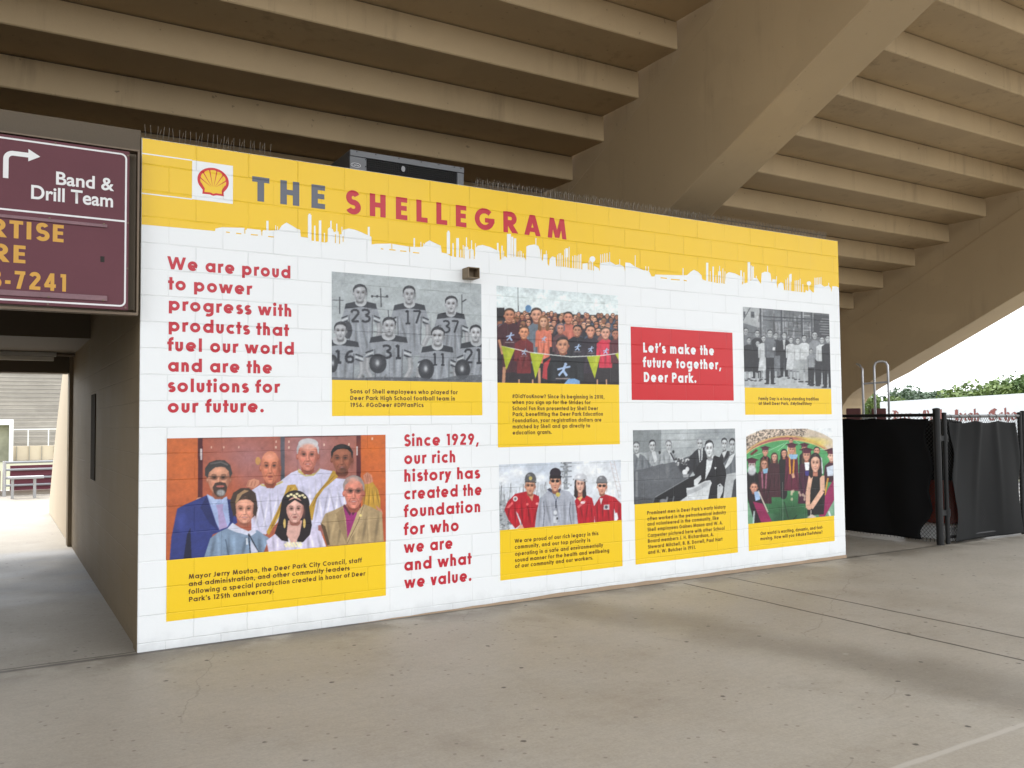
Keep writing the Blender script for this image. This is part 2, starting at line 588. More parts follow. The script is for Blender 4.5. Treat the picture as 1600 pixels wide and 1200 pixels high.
pl = MB()
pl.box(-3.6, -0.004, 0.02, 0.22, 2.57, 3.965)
tag(pl.build('lintel_wall', surf('dark brown block', (0.095, 0.070, 0.043), 0.65, 0.12, 1.2, 80, 0.2), None, bevel=0.006), 'tan block wall above the passage mouth, behind the maroon sign', 'wall')  # block tone set darker than the passage wall
pc = MB()
pc.box(-3.6, 0.04, 0.225, 4.15, 3.25, 3.40)
pc.box(-3.6, 0.04, 4.15, 6.69, 2.72, 3.40)
pc.box(-3.6, -0.04, 6.70, 7.05, 2.45, 3.40)
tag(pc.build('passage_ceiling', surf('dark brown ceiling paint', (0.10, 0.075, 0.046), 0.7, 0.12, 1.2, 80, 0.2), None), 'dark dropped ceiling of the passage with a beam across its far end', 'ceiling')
tag(MB().box(-3.8, -3.6, 0.0, 12.0, 0, 3.40).build('side_wall', M_TANBLOCK, None), 'tan wall on the far left side of the passage', 'wall')
tag(MB().box(W_WALL - 0.25, W_WALL - 0.02, 0.205, 6.9, 0, 3.61).build('end_wall', M_TANBLOCK, None), 'tan end wall of the block room behind the painted wall, near the black fence', 'wall')

tag(MB().box(-34.0, -3.805, 0.0, 6.9, 0, 3.9).build('side_light_blocker', M_TANBLOCK, None), 'unseen solid block added left of the passage to shut out side light', 'light blocker')  # unseen solid mass, added to block light from the left
# ================================================================== geometric sans lettering (strokes laid on a plane)
CAP, ASC, DESC = 1.36, 1.44, -0.34


def arc(cx, cy, rx, ry, a0, a1, n=None):
    n = n or max(6, int(abs(a1 - a0) / 11))
    return [(cx + rx * math.cos(math.radians(a0 + (a1 - a0) * i / n)), cy + ry * math.sin(math.radians(a0 + (a1 - a0) * i / n))) for i in range(n + 1)]


def glyph(ch, w):
    """-> advance, strokes; ('L', pts) a pen stroke, ('P', x0,y0,x1,y1,width) a slanted bar cut level, ('D', x,y,r) a dot.  x-height is 1"""
    h = w / 2
    R = 0.545
    r, ry = R - h, 0.52 - h
    b = w * 0.42                                   # side bearing
    t = []
    L = lambda *p: t.append(('L', list(p)))
    A = lambda *a: t.append(('L', arc(*a)))
    P = lambda x0, y0, x1, y1, k=1.0: t.append(('P', x0, y0, x1, y1, w * k))
    hw = w * 0.88                                  # horizontals a little thinner
    bar = lambda x0, x1, y: t.append(('H', x0, x1, y, hw))
    adv = 1.0
    if ch == ' ':
        return 0.60, t
    if ch in 'adqg':
        A(b + R, .5, r, ry, 0, 360, 30)
        xs = b + 2 * R + 0.03 - h
        if ch == 'a': L((xs, 0), (xs, 1))
        if ch == 'd': L((xs, 0), (xs, ASC))
        if ch == 'q': L((xs, DESC), (xs, 1))
        if ch == 'g':
            L(*([(xs, 1), (xs, .0)] + arc(xs - .40, -.04, .40, .30 - h * .2, 0, -125)))
        adv = xs + h + b
    elif ch in 'bp':
        xs = b + h
        A(b + R + .03, .5, r, ry, 0, 360, 30)
        L((xs, 0), (xs, ASC)) if ch == 'b' else L((xs, DESC), (xs, 1))
        adv = 2 * b + 2 * R + .03
    elif ch == 'o':
        A(b + R, .5, r, ry, 0, 360, 30)
        adv = 2 * b + 2 * R
    elif ch == 'c':
        A(b + R, .5, r, ry, 48, 312)
        adv = b + 2 * R * .86 + b * .5
    elif ch == 'e':
        A(b + R, .5, r, ry, 0, 318)
        bar(b + w * .6, b + 2 * R - h * .35, .47)
        adv = 2 * b + 2 * R
    elif ch == 'f':
        xs = b * .4 + .13 + h
        L(*([(xs, 0), (xs, 1.08)] + arc(xs + .30, 1.08, .30, ASC - 1.08 - h * .8, 180, 80)))
        bar(b * .4, xs + h + .20, .98 - hw / 2)
        adv = xs + h + .22
    elif ch in 'hnmur':
        xs = b + h
        top = ASC if ch == 'h' else 1
        if ch == 'u':
            wi = .82 - w
            xe = xs + wi
            L(*([(xs, 1), (xs, .42)] + arc(xs + wi / 2, .40, wi / 2, .40 - h * .8, 180, 360) + [(xe, 1)]))
            adv = xe + h + b
        else:
            L((xs, 0), (xs, top))
            wi = .80 - w
            if ch == 'r':
                L(*arc(xs + .34, .60, .34, .40 - h * .7, 178, 72))
                adv = xs + .34 + h * .9
            else:
                L(*(arc(xs + wi / 2, .60, wi / 2, .40 - h * .8, 180, 0) + [(xs + wi, 0)]))
                xe = xs + wi
                if ch == 'm':
                    L(*(arc(xe + wi / 2, .60, wi / 2, .40 - h * .8, 180, 0) + [(xe + wi, 0)]))
                    xe += wi
                adv = xe + h + b
    elif ch in 'ijl':
        xs = b + h
        L((xs, 0), (xs, ASC)) if ch == 'l' else L((xs, 0 if ch == 'i' else DESC), (xs, 1))
        if ch != 'l': t.append(('D', xs, 1.30, h * 1.22))
        adv = w + 2 * b
    elif ch == 'k':
        xs = b + h
        L((xs, 0), (xs, ASC))
        P(xs + h * .3, .42, xs + .60, 1, 1.15)
        P(xs + .16, .55, xs + .66, 0, 1.22)
        adv = xs + .66 + w * .6
    elif ch == 's':
        k_ = h * .88
        q_ = (1.04 - 2 * k_) / 4
        L(*(arc(b + .37, 1.02 - k_ - q_, .34 - h * .8, q_, 32, 270) + arc(b + .37, -.02 + k_ + q_, .37 - h * .8, q_, 90, -152)[1:]))
        adv = b * 1.6 + .72
    elif ch == 't':
        xs = b * .4 + .13 + h
        L((xs, 0), (xs, 1.34))
        bar(b * .4, xs + h + .15, .98 - hw / 2)
        adv = xs + h + .17
    elif ch in 'vy':
        m = b * .3 + .46
        P(m - .46 + w * .55, 1, m, 0 if ch == 'v' else .08, 1.08)
        if ch == 'v': P(m + .46 - w * .55, 1, m, 0, 1.08)
        else: P(m + .46 - w * .55, 1, m - .27, DESC, 1.08)
        adv = 2 * m
    elif ch == 'w':
        x = b * .3 + w * .55
        d = .31
        P(x, 1, x + d, 0); P(x + 2 * d, .98, x + d, 0); P(x + 2 * d, .98, x + 3 * d, 0); P(x + 4 * d, 1, x + 3 * d, 0)
        adv = 2 * x + 4 * d
    elif ch == 'x':
        P(b + w * .5, 1, b + .86 - w * .5, 0, 1.15); P(b + .86 - w * .5, 1, b + w * .5, 0, 1.15)
        adv = .86 + 2 * b
    elif ch == 'z':
        bar(b, b + .75, 1 - hw / 2); bar(b, b + .75, hw / 2); P(b + .75 - w * .6, 1, b + w * .6, 0, 1.2)
        adv = .75 + 2 * b
    # ---------------------------------------------------------- capitals
    elif ch == 'A':
        m = b * .3 + .62
        P(m - .62 + w * .55, 0, m - .02, CAP, 1.08); P(m + .62 - w * .55, 0, m + .02, CAP, 1.08); bar(m - .36, m + .36, .38)
        adv = 2 * m
    elif ch in 'BPRD':
        xs = b + h
        L((xs, 0), (xs, CAP))
        if ch == 'D':
            q = CAP / 2
            L(*([(xs, CAP - h * .9), (xs + .30, CAP - h * .9)] + arc(xs + .30, q, .62 - h, q - h * .9, 90, -90) + [(xs, h * .9)]))
            adv = xs + .92 + b
        else:
            y0 = .66 if ch == 'B' else .52
            cy, q = (CAP + y0) / 2, (CAP - y0) / 2
            L(*([(xs, CAP - h * .85), (xs + .36, CAP - h * .85)] + arc(xs + .36, cy, .37 - h * .5, q - h * .85, 90, -90) + [(xs, y0 + h * .85)]))
            adv = xs + .73 + h * .5 + b * .6
            if ch == 'B':
                L(*([(xs, y0 + h * .5), (xs + .40, y0 + h * .5)] + arc(xs + .40, y0 / 2 + .03, .41 - h * .5, y0 / 2 + .03 - h * .85, 90, -90) + [(xs, h * .85)]))
                adv = xs + .81 + h * .5 + b * .6
            if ch == 'R':
                P(xs + .28, .60, xs + .74 - h * .2, 0, 1.2)
                adv = xs + .78 + h + b * .2
    elif ch in 'EFL':
        xs = b + h
        L((xs, 0), (xs, CAP))
        e = xs + .56
        if ch != 'F': bar(xs, e, hw / 2)
        if ch != 'L': bar(xs, e, CAP - hw / 2); bar(xs, e - .04, CAP * .52)
        adv = e + b * .6
    elif ch in 'CGO':
        q = CAP / 2
        rx = .70 - h
        if ch == 'O': A(b + .70, q, rx, q + .02 - h, 0, 360, 34); adv = 1.4 + 2 * b
        elif ch == 'C': A(b + .70, q, rx, q + .02 - h, 47, 313); adv = 1.22 + 1.4 * b
        else:
            A(b + .70, q, rx, q + .02 - h, 45, 356)
            bar(b + .72, b + 1.40, q - .06)
            adv = 1.4 + 2 * b
    elif ch in 'HN':
        xs, xe = b + h, b + .98 - h
        L((xs, 0), (xs, CAP)); L((xe, 0), (xe, CAP))
        bar(xs, xe, CAP * .52) if ch == 'H' else P(xs, CAP, xe, 0, 1.1)
        adv = .98 + 2 * b
    elif ch == 'I':
        L((b + h, 0), (b + h, CAP)); adv = w + 2 * b
    elif ch == 'J':
        xs = b + .5 - h
        L(*([(xs, CAP), (xs, .30)] + arc(xs - .22, .28, .22, .28 - h * .8, 0, -140)))
        adv = .5 + 2 * b
    elif ch == 'K':
        xs = b + h
        L((xs, 0), (xs, CAP)); P(xs + h * .2, .56, xs + .68, CAP, 1.15); P(xs + .22, .80, xs + .76, 0, 1.25)
        adv = xs + .78 + w * .5
    elif ch == 'M':
        x = b + h
        P(x, 0, x + .17, CAP, 1.0); P(x + .17, CAP, x + .57, .05, .95); P(x + .97, CAP, x + .57, .05, .95); P(x + 1.14, 0, x + .97, CAP, 1.0)
        adv = 1.14 + w + 2 * b
    elif ch == 'S':
        k_ = h * .9
        q_ = (CAP + .04 - 2 * k_) / 4
        L(*(arc(b + .42, CAP + .02 - k_ - q_, .39 - h * .8, q_, 28, 270) + arc(b + .42, -.02 + k_ + q_, .43 - h * .8, q_, 90, -154)[1:]))
        adv = .84 + 1.6 * b
    elif ch == 'T':
        bar(b * .4, b * .4 + .86, CAP - hw / 2); L((b * .4 + .43, 0), (b * .4 + .43, CAP)); adv = .86 + .8 * b
    elif ch == 'U':
        xs, xe = b + h, b + .92 - h
        L(*([(xs, CAP), (xs, .44)] + arc((xs + xe) / 2, .44, (xe - xs) / 2, .44 - h * .9, 180, 360) + [(xe, CAP)])); adv = .92 + 2 * b
    elif ch in 'VY':
        m = b * .3 + .56
        lo = 0 if ch == 'V' else .52
        P(m - .56 + w * .55, CAP, m, lo, 1.1); P(m + .56 - w * .55, CAP, m, lo, 1.1)
        if ch == 'Y': L((m, 0), (m, .62))
        adv = 2 * m
    elif ch == 'W':
        x = b * .3 + w * .55
        d = .42
        P(x, CAP, x + d, 0); P(x + 2 * d, CAP - .03, x + d, 0); P(x + 2 * d, CAP - .03, x + 3 * d, 0); P(x + 4 * d, CAP, x + 3 * d, 0)
        adv = 2 * x + 4 * d
    # ---------------------------------------------------------- figures, points
    elif ch == '0':
        A(b + .46, CAP / 2, .46 - h, CAP / 2 + .02 - h, 0, 360, 30); adv = .92 + 2 * b
    elif ch == '1':
        xs = b + .36
        L((xs, 0), (xs, CAP)); bar(xs - .30, xs, CAP - hw / 2); adv = xs + h + b
    elif ch == '2':
        L(*(arc(b + .44, CAP - .40 + .02, .40 - h * .7, .40 - h, 165, -28) + [(b + h * .9, h)])); bar(b + .02, b + .88, hw / 2)
        adv = .90 + 2 * b
    elif ch == '3':
        A(b + .40, CAP - .34, .34 - h * .5, .34 - h * .8, 150, -80); A(b + .40, .38, .40 - h * .5, .40 - h * .8, 90, -150); adv = .84 + 2 * b
    elif ch == '4':
        L((b + .62, 0), (b + .62, CAP)); bar(b, b + .9, .38); P(b + .10, .38, b + .60, CAP, 1.0); adv = .9 + 2 * b
    elif ch == '5':
        A(b + .40, .42, .44 - h, .44 - h, 118, -135); P(b + .16, .66, b + .26, CAP, .8); bar(b + .16, b + .80, CAP - hw / 2); adv = .86 + 2 * b
    elif ch in '69':
        A(b + .45, .42 if ch == '6' else CAP - .42, .45 - h, .43 - h, 0, 360, 26)
        P(b + .12 + h * .4, .52, b + .60, CAP, 1.1) if ch == '6' else P(b + .78 - h * .4, CAP - .52, b + .30, 0, 1.1)
        adv = .9 + 2 * b
    elif ch == '7':
        bar(b, b + .82, CAP - hw / 2); P(b + .82 - w * .55, CAP, b + .30, 0, 1.08); adv = .82 + 2 * b
    elif ch == '.':
        t.append(('D', b + h * 1.1, h * 1.15, h * 1.2)); adv = w * 1.1 + 2 * b
    elif ch == ',':
        P(b + w * .85, .26, b + w * .25, -.26, .85); adv = w + 1.6 * b
    elif ch == "'":
        P(b + w * .75, ASC, b + w * .3, .92, .85); adv = w + 1.4 * b
    elif ch == '-':
        bar(b, b + .42, .46); adv = .42 + 2 * b
    elif ch == '#':
        P(b + .22, 0, b + .44, CAP, .72); P(b + .58, 0, b + .80, CAP, .72)
        t.append(('H', b, b + 1.0, .42, w * .62)); t.append(('H', b + .06, b + 1.06, .92, w * .62)); adv = 1.06 + 2 * b
    elif ch == '?':
        L(*(arc(b + .34, CAP - .32, .34 - h * .6, .32 - h * .8, 165, -60) + [(b + .36, .52), (b + .36, .36)]))
        t.append(('D', b + .36, h * 1.1, h * 1.2)); adv = .72 + 2 * b
    elif ch == '&':
        L(*([(b + .95, 0)] + [(b + .34, .86)] + arc(b + .46, 1.06, .22, .26, 200, -40) + [(b + .22, .56)] + arc(b + .40, .34, .32, .31 - h * .3, 140, 320) + [(b + .86, .66)]))
        adv = 1.05 + b
    return adv, t


def stroke_quads(pts, h, closed=False):
    n = len(pts)
    vs, fs = [], []
    for i in range(n):
        x, y = pts[i]
        if closed:
            a, c = pts[(i - 1) % (n - 1)], pts[(i + 1) % (n - 1)] if i < n - 1 else pts[1]
            if i == n - 1: a = pts[n - 2]
        else:
            a, c = pts[max(i - 1, 0)], pts[min(i + 1, n - 1)]
        d1 = (x - a[0], y - a[1])
        d2 = (c[0] - x, c[1] - y)
        l1, l2 = math.hypot(*d1), math.hypot(*d2)
        if l1 < 1e-9: d1, l1 = d2, l2
        if l2 < 1e-9: d2, l2 = d1, l1
        n1 = (-d1[1] / l1, d1[0] / l1)
        n2 = (-d2[1] / l2, d2[0] / l2)
        m = (n1[0] + n2[0], n1[1] + n2[1])
        ml = math.hypot(*m) or 1
        m = (m[0] / ml, m[1] / ml)
        k = h / max(0.5, m[0] * n1[0] + m[1] * n1[1])
        vs += [(x + m[0] * k, y + m[1] * k), (x - m[0] * k, y - m[1] * k)]
    for i in range(n - 1):
        fs.append((2 * i, 2 * i + 1, 2 * i + 3, 2 * i + 2))
    return vs, fs


def text_width(s, w, track=0.0):
    return sum(glyph(c, w)[0] + track for c in s) - track


def set_text(mb, s, x0, x1, z, xh, w, put, lift, track=0.0, vscale=1.0):
    """one line of lettering from x0 to x1 on base line z; put(x, z, lift) -> point"""
    hs_ = (x1 - x0) / (text_width(s, w, track) - 2 * 0.42 * w * 0.8)
    x = x0 - 0.42 * w * 0.8 * hs_
    q = 0
    for c in s:
        adv, st = glyph(c, w)
        for e in st:
            q += 1
            lf = lift + (q % 7) * 0.00012
            if e[0] == 'L':
                cl = len(e[1]) > 20 and abs(e[1][0][0] - e[1][-1][0]) < 1e-6 and abs(e[1][0][1] - e[1][-1][1]) < 1e-6
                vs, fs = stroke_quads(e[1], w / 2, cl)
            elif e[0] == 'P':
                _, xa, ya, xb, yb, ww = e
                sl_ = math.hypot(xb - xa, yb - ya) / abs(yb - ya)
                hw = ww * sl_ ** 0.6 / 2
                vs = [(xa - hw, ya), (xa + hw, ya), (xb + hw, yb), (xb - hw, yb)]
                fs = [(0, 1, 2, 3)] if yb > ya else [(0, 3, 2, 1)]
            elif e[0] == 'H':
                _, xa, xb, yy, hh = e
                vs = [(xa, yy - hh / 2), (xb, yy - hh / 2), (xb, yy + hh / 2), (xa, yy + hh / 2)]
                fs = [(0, 1, 2, 3)]
            else:
                _, cx, cy, rr = e
                vs = [(cx + rr * math.cos(2 * math.pi * i / 14), cy + rr * math.sin(2 * math.pi * i / 14)) for i in range(14)]
                fs = [tuple(range(14))]
            mb.add([put(x + vx * hs_, z + vy * xh * vscale, lf) for vx, vy in vs], fs)
        x += (adv + track) * hs_


def wput(x, z, lift):
    return (x, -lift, z)


def wall_line(mb, s, pa, pb, xh, w, lift, track=0.0):
    (xa, za), (xb, zb) = wallpt(*pa), wallpt(*pb)
    set_text(mb, s, xa, xb, (za + zb) / 2, xh, w, wput, lift, track)


def rect(pts):
    """level rectangle on the wall nearest to four sighted corners TL TR BR BL"""
    w = [wallpt(*p) for p in pts]
    return (w[0][0] + w[3][0]) / 2, (w[1][0] + w[2][0]) / 2, (w[2][1] + w[3][1]) / 2, (w[0][1] + w[1][1]) / 2   # x0 x1 z0 z1


def sheet(name, x0, x1, z0, z1, lift, mat, parent):
    return MB().add([(x0, -lift, z0), (x1, -lift, z0), (x1, -lift, z1), (x0, -lift, z1)], [(0, 1, 2, 3)]).build(name, mat, parent)
# ================================================================== THE PAINTED WALL
M_WALLWHITE = wall_paint('white wall paint', (0.785, 0.805, 0.815))
M_YEL = wall_paint('yellow wall print', tuple(print_albedo((244, 199, 27))))
M_YEL2 = wall_paint('yellow caption print', tuple(print_albedo((244, 202, 26))))
M_RED = wall_paint('red wall print', tuple(print_albedo((205, 18, 30))))
M_REDTXT = wall_paint('red lettering', tuple(print_albedo((193, 33, 50))))
M_GREYTXT = wall_paint('grey lettering', tuple(print_albedo((95, 98, 110))))
M_BROWNTXT = wall_paint('brown lettering', tuple(print_albedo((92, 58, 12))))
M_PRINT = wall_paint('printed photograph', attr='print', rough=0.36)

mural = MB().box(0, W_WALL, 0.0, 0.2, 0, H_WALL).build('mural_wall', M_WALLWHITE, None, bevel=0.004)
tag(mural, 'white painted block wall with a yellow skyline band, photographs, captions and red lettering', 'mural wall')

MB().box(-0.003, -0.0004, 0.014, 0.2, 0, H_WALL - .006).build('wall_return', M_PASSAGE, mural)

# tan unpainted foot of the wall
xa = wallpt(560, 968)[0]
ft = MB()
n = 40
vs = []
for i in range(n + 1):
    x = xa + (W_WALL - xa) * i / n
    zt = 0.004 + 0.032 * min(1, i / 14) + rnd.uniform(-.004, .004)
    vs += [(x, -0.012, 0.0), (x, -0.006, zt)]
ft.add(vs, [(2 * i, 2 * i + 2, 2 * i + 3, 2 * i + 1) for i in range(n)])
ft.build('wall_foot', surf('bare tan base course', (0.33, 0.24, 0.16), 0.8, 0.2, 4, 60, 0.3), mural)

# ---- yellow band with the refinery skyline left out in white; the lower edge is traced left to right
EDGE = [(214, 350), (336, 361), (336.5, 357), (347, 355), (382, 356), (383, 359), (385, 359), (386, 357), (407, 359), (408, 362), (410, 362), (411, 359.5),
        (416, 360), (430, 360), (436, 359), (440, 352.5), (447.5, 347.5), (456, 352.5), (464, 357.5), (469, 359), (470, 370), (479, 371), (481, 372), (487, 376),
        (509, 379), (512, 377.5), (512.2, 357.5), (515, 355), (520, 358.5), (521, 362), (524, 363), (524.2, 361), (529, 362), (529.2, 366), (534, 366),
        (536, 359), (545, 357), (555, 359), (565, 363), (574.5, 367.5), (578, 369), (580.3, 370), (580.6, 382), (587, 381), (610, 380.5), (640, 385.5), (655, 386), (660, 385.5),
        (665, 379), (671, 375.5), (680, 380), (688.8, 384), (690, 394.5), (697, 396), (704, 400), (713, 402), (725.4, 402.5), (725.6, 385), (731.4, 386), (731.6, 390),
        (735, 389.5), (735.2, 389), (740, 390), (740.2, 400), (741.8, 402), (743, 388), (746, 384), (754, 382.6), (766, 386), (776, 391), (780, 392), (781, 406.5), (789, 400),
        (792, 403), (807, 401), (820, 403), (821.8, 407), (822.4, 385), (827, 383), (835, 382), (841, 384), (843.6, 391), (845, 404), (848, 408), (849, 397.5), (855, 397), (855.5, 412),
        (857.5, 416), (859, 404), (863, 400.4), (868, 402.4), (869, 416), (882, 417), (890, 418.5), (905, 420), (909.8, 421), (910, 412), (918, 411), (918.3, 421), (927.8, 423),
        (928, 415), (935, 419), (936.8, 424), (937.4, 411), (954, 409), (962, 414), (968, 413), (975, 417), (976.4, 424), (977, 410), (984, 410.6), (991, 416), (1005, 422), (1013, 423.5),
        (1015, 425.7), (1018, 432), (1022.5, 432), (1023.5, 429), (1063, 430), (1073.5, 430), (1079, 424.6), (1084, 421.4), (1090.5, 424.6), (1096, 430), (1097, 436), (1102, 438.5),
        (1121.8, 442.5), (1122, 424), (1126.4, 424), (1126.6, 442.5), (1133, 443.5), (1134.5, 428), (1139, 425), (1148, 427), (1156, 431), (1160, 432), (1160.6, 443), (1168, 441.6), (1178.7, 434),
        (1183, 435), (1189, 443.7), (1190, 426.7), (1194.6, 424.6), (1201, 425), (1204, 428), (1205.7, 441.6), (1207, 436), (1212.7, 437), (1214.6, 451), (1216, 444), (1220, 441), (1224, 443), (1225, 453),
        (1240, 455), (1258, 457), (1259, 453), (1262, 455), (1265, 452), (1268, 455), (1270, 457), (1271.6, 457), (1272, 446), (1282, 443.7), (1288, 448), (1294.5, 446), (1298, 450),
        (1299, 456.5), (1300.4, 447), (1307, 447.6), (1316, 450)]
E2 = [(EDGE[0][0], EDGE[0][1])]
for q in EDGE[1:]:
    a = E2[-1]
    m = max(1, int((q[0] - a[0]) / 14))
    E2 += [(a[0] + (q[0] - a[0]) * i / m, a[1] + (q[1] - a[1]) * i / m) for i in range(1, m + 1)]
lo = []
for p in E2:
    x, z = wallpt(*p)
    x = min(max(x, 0.003), W_WALL - 0.003)
    if lo and x <= lo[-1][0]:
        x = lo[-1][0] + 0.0008
    lo.append((x, z))
lo[-1] = (W_WALL - 0.003, lo[-1][1])
vs = []
for x, z in lo:
    vs += [(x, -0.0012, z), (x, -0.0012, H_WALL - 0.004)]
band = MB().add(vs, [(2 * i, 2 * i + 2, 2 * i + 3, 2 * i + 1) for i in range(len(lo) - 1)]).build('skyline_band', M_YEL, mural)
tag(band, 'yellow band along the top, its lower edge a white refinery and city skyline')

SPIRES = [(416, 419.5, 345, 360), (430, 431, 352, 360), (433, 434, 354, 360), (481, 486.5, 336, 377), (482, 485, 334, 340), (490.5, 493, 352.5, 377), (498, 502, 344.5, 378), (506, 507.5, 364, 378), (516, 518, 345, 358), (525.2, 527, 349.5, 363),
          (533.6, 534.8, 354.5, 367), (574.5, 577.6, 354.5, 370), (646, 648.2, 372, 386), (657, 658, 378, 386), (661, 662, 380, 386), (698, 703, 363, 397), (699, 702, 360.5, 366), (706.6, 708.8, 380, 401), (712.6, 717, 372, 402.5), (719, 720.4, 390, 402),
          (723, 724.2, 383, 402), (728, 729.4, 371, 387), (735.8, 737.4, 375.5, 391), (742.2, 743.2, 380, 395), (776.2, 778.8, 379.6, 394), (783.2, 785.2, 384, 407), (786.5, 787.2, 392, 405), (792, 798, 365.6, 405), (798.6, 801.8, 370, 403), (802.6, 806.4, 372.5, 403),
          (809, 810, 393, 404), (812, 812.8, 391.5, 404), (814, 815.2, 392.5, 404), (817, 817.8, 396, 404), (836.4, 837.8, 372, 383), (845.2, 846.2, 390, 406), (853, 853.8, 391.5, 398), (870.6, 871.4, 398, 418), (873, 873.8, 396, 418), (875.4, 876.4, 395.5, 418),
          (878, 878.8, 399, 418), (881.6, 882.6, 390, 419), (883.4, 887.4, 388, 402), (884.6, 886, 400, 419), (888.6, 889.6, 385.5, 419), (894, 895.2, 400, 421), (897.4, 898.8, 399, 421), (900.8, 902.2, 399.5, 421), (903.6, 905, 398, 421), (906.4, 908, 397, 421),
          (920, 920.9, 407, 422), (922.6, 923.4, 410, 423), (925, 926.4, 409, 424), (937.9, 938.9, 397.5, 412), (941, 942, 397, 412), (944.2, 945.2, 396, 411), (947.8, 948.8, 395.6, 411), (951.8, 952.8, 394.4, 411), (967.6, 968.4, 405, 414), (991.8, 992.8, 399, 418),
          (1008.2, 1009.2, 416, 424), (1012.6, 1013.6, 416.5, 424), (1066.4, 1067.8, 419, 431), (1103, 1106.5, 410.5, 440), (1109, 1110, 423.5, 441), (1113, 1115.2, 416.5, 442), (1118, 1118.8, 430, 442), (1123.6, 1124.6, 415.5, 426), (1128.8, 1129.8, 419.5, 443), (1132.2, 1133, 424, 443),
          (1156.6, 1159, 422.5, 434), (1161.4, 1162.8, 425.5, 444), (1168, 1172, 409.5, 443), (1172.6, 1174.6, 415, 437), (1175.2, 1177.6, 416.5, 437), (1181, 1182, 431, 437), (1198.6, 1199.6, 415.5, 426), (1212.8, 1213.4, 431.5, 440), (1227.4, 1228, 437, 455),
          (1230, 1230.8, 434, 455), (1232.8, 1233.6, 429.5, 456), (1233.8, 1236.8, 428, 440), (1234.8, 1235.8, 438, 456), (1241.6, 1242.6, 438.5, 457), (1244.2, 1245.2, 438, 457), (1246.8, 1247.8, 437.5, 457), (1249.4, 1250.6, 435.5, 457), (1254, 1254.6, 444, 457),
          (1263.2, 1264, 445, 455), (1272.6, 1273.3, 434, 447), (1274.8, 1275.5, 434, 447), (1277.3, 1278, 433.5, 446), (1279.6, 1280.3, 433.5, 446), (1282.2, 1283, 433, 446), (1294.2, 1295, 442, 450)]
sp = MB()
for i_, (x0, x1, y0, y1) in enumerate(SPIRES):
    if x1 - x0 < 1.1:
        c_ = (x0 + x1) / 2
        x0, x1 = c_ - .55, c_ + .55
    p = [wallpt(x0, y1), wallpt(x1, y1), wallpt(x1, y0), wallpt(x0, y0)]
    sp.add([(x, -0.0017 - (i_ % 5) * .00012, z) for x, z in p], [(0, 1, 2, 3)])
for cx, cy, r in ((925.4, 405, 4.6), (1263.7, 442.7, 3.4)):
    sp.add([(lambda q: (q[0], -0.0024, q[1]))(wallpt(cx + r * math.cos(-i * math.pi / 8), cy + r * math.sin(-i * math.pi / 8))) for i in range(16)], [tuple(range(16))])
sp.build('skyline_spires', M_WALLWHITE, mural)
ds = MB()
for x0, x1, y in ((353, 359, 362), (369, 377, 364), (392, 403, 366), (419, 428, 369), (595, 599, 388), (608, 618, 389.5), (625, 635, 391.5), (645, 655, 394), (1032, 1042, 433.5), (1048, 1062, 436), (1068, 1073, 437.5)):
    p = [wallpt(x0, y + 1.2), wallpt(x1, y + 2.2), wallpt(x1, y + .6), wallpt(x0, y - .4)]
    ds.add([(x, -0.0012, z) for x, z in p], [(0, 1, 2, 3)])
for x0, y0, y1 in ((382.5, 357, 365), (409, 360, 368), (524, 366, 380), (530.4, 366, 381), (536, 369, 378), (612, 381, 389), (640, 386, 394), (725, 398, 404), (734, 391, 404), (740.8, 402, 404.5), (1124, 430, 442.5), (1160, 440, 444.5)):
    p = [wallpt(x0 - .6, y1), wallpt(x0 + .6, y1), wallpt(x0 + .6, y0), wallpt(x0 - .6, y0)]
    ds.add([(x, -0.0026, z) for x, z in p], [(0, 1, 2, 3)])
ds.build('skyline_marks', M_YEL, mural)

# two thin white lines from the left edge to the badge
ln = MB()
for a, b_ in (((221.5, 239), (300, 251)), ((220.5, 301.5), (300, 311.5))):
    (x0, z0), (x1, z1) = wallpt(*a), wallpt(*b_)
    zc = (z0 + z1) / 2
    ln.add([(x0, -0.002, zc - .0045), (x1, -0.002, zc - .0045), (x1, -0.002, zc + .0045), (x0, -0.002, zc + .0045)], [(0, 1, 2, 3)])
ln.build('band_lines', M_WALLWHITE, mural)

# ---- shell badge
x0, x1, z0, z1 = rect([(300, 250.9), (363.8, 258.8), (363.8, 318.8), (300, 311.3)])
badge = sheet('emblem_panel', x0, x1, z0, z1, 0.0024, M_WALLWHITE, mural)
bw, bc, bz = (x1 - x0), (x0 + x1) / 2 + 0.004, (z0 + z1) / 2


def shell_outline(s):
    """scallop shell outline in units of the panel's width; s shrinks it to the inner field"""
    pts = []
    R0 = 0.385
    for i in range(41):
        a = math.radians(212 - i * (244 / 40))
        pts.append((R0 * math.cos(a) * 1.0, 0.02 + R0 * 0.86 * math.sin(a)))
    low = [(0.255, -0.245), (0.265, -0.345), (0.085, -0.340), (0.045, -0.352), (0.0, -0.366), (-0.045, -0.352), (-0.085, -0.340), (-0.265, -0.345), (-0.255, -0.245)]
    pts += low
    return [(x * s, (z + 0.02) * s - 0.02) for x, z in pts]


def fan(mb, pts, lift):
    vs = [(bc, -lift, bz - 0.06 * bw)] + [(bc + x * bw, -lift, bz + z * bw + .02 * bw) for x, z in pts]
    n_ = len(pts)
    mb.add(vs, [(0, 1 + (i + 1) % n_, 1 + i) for i in range(n_)])


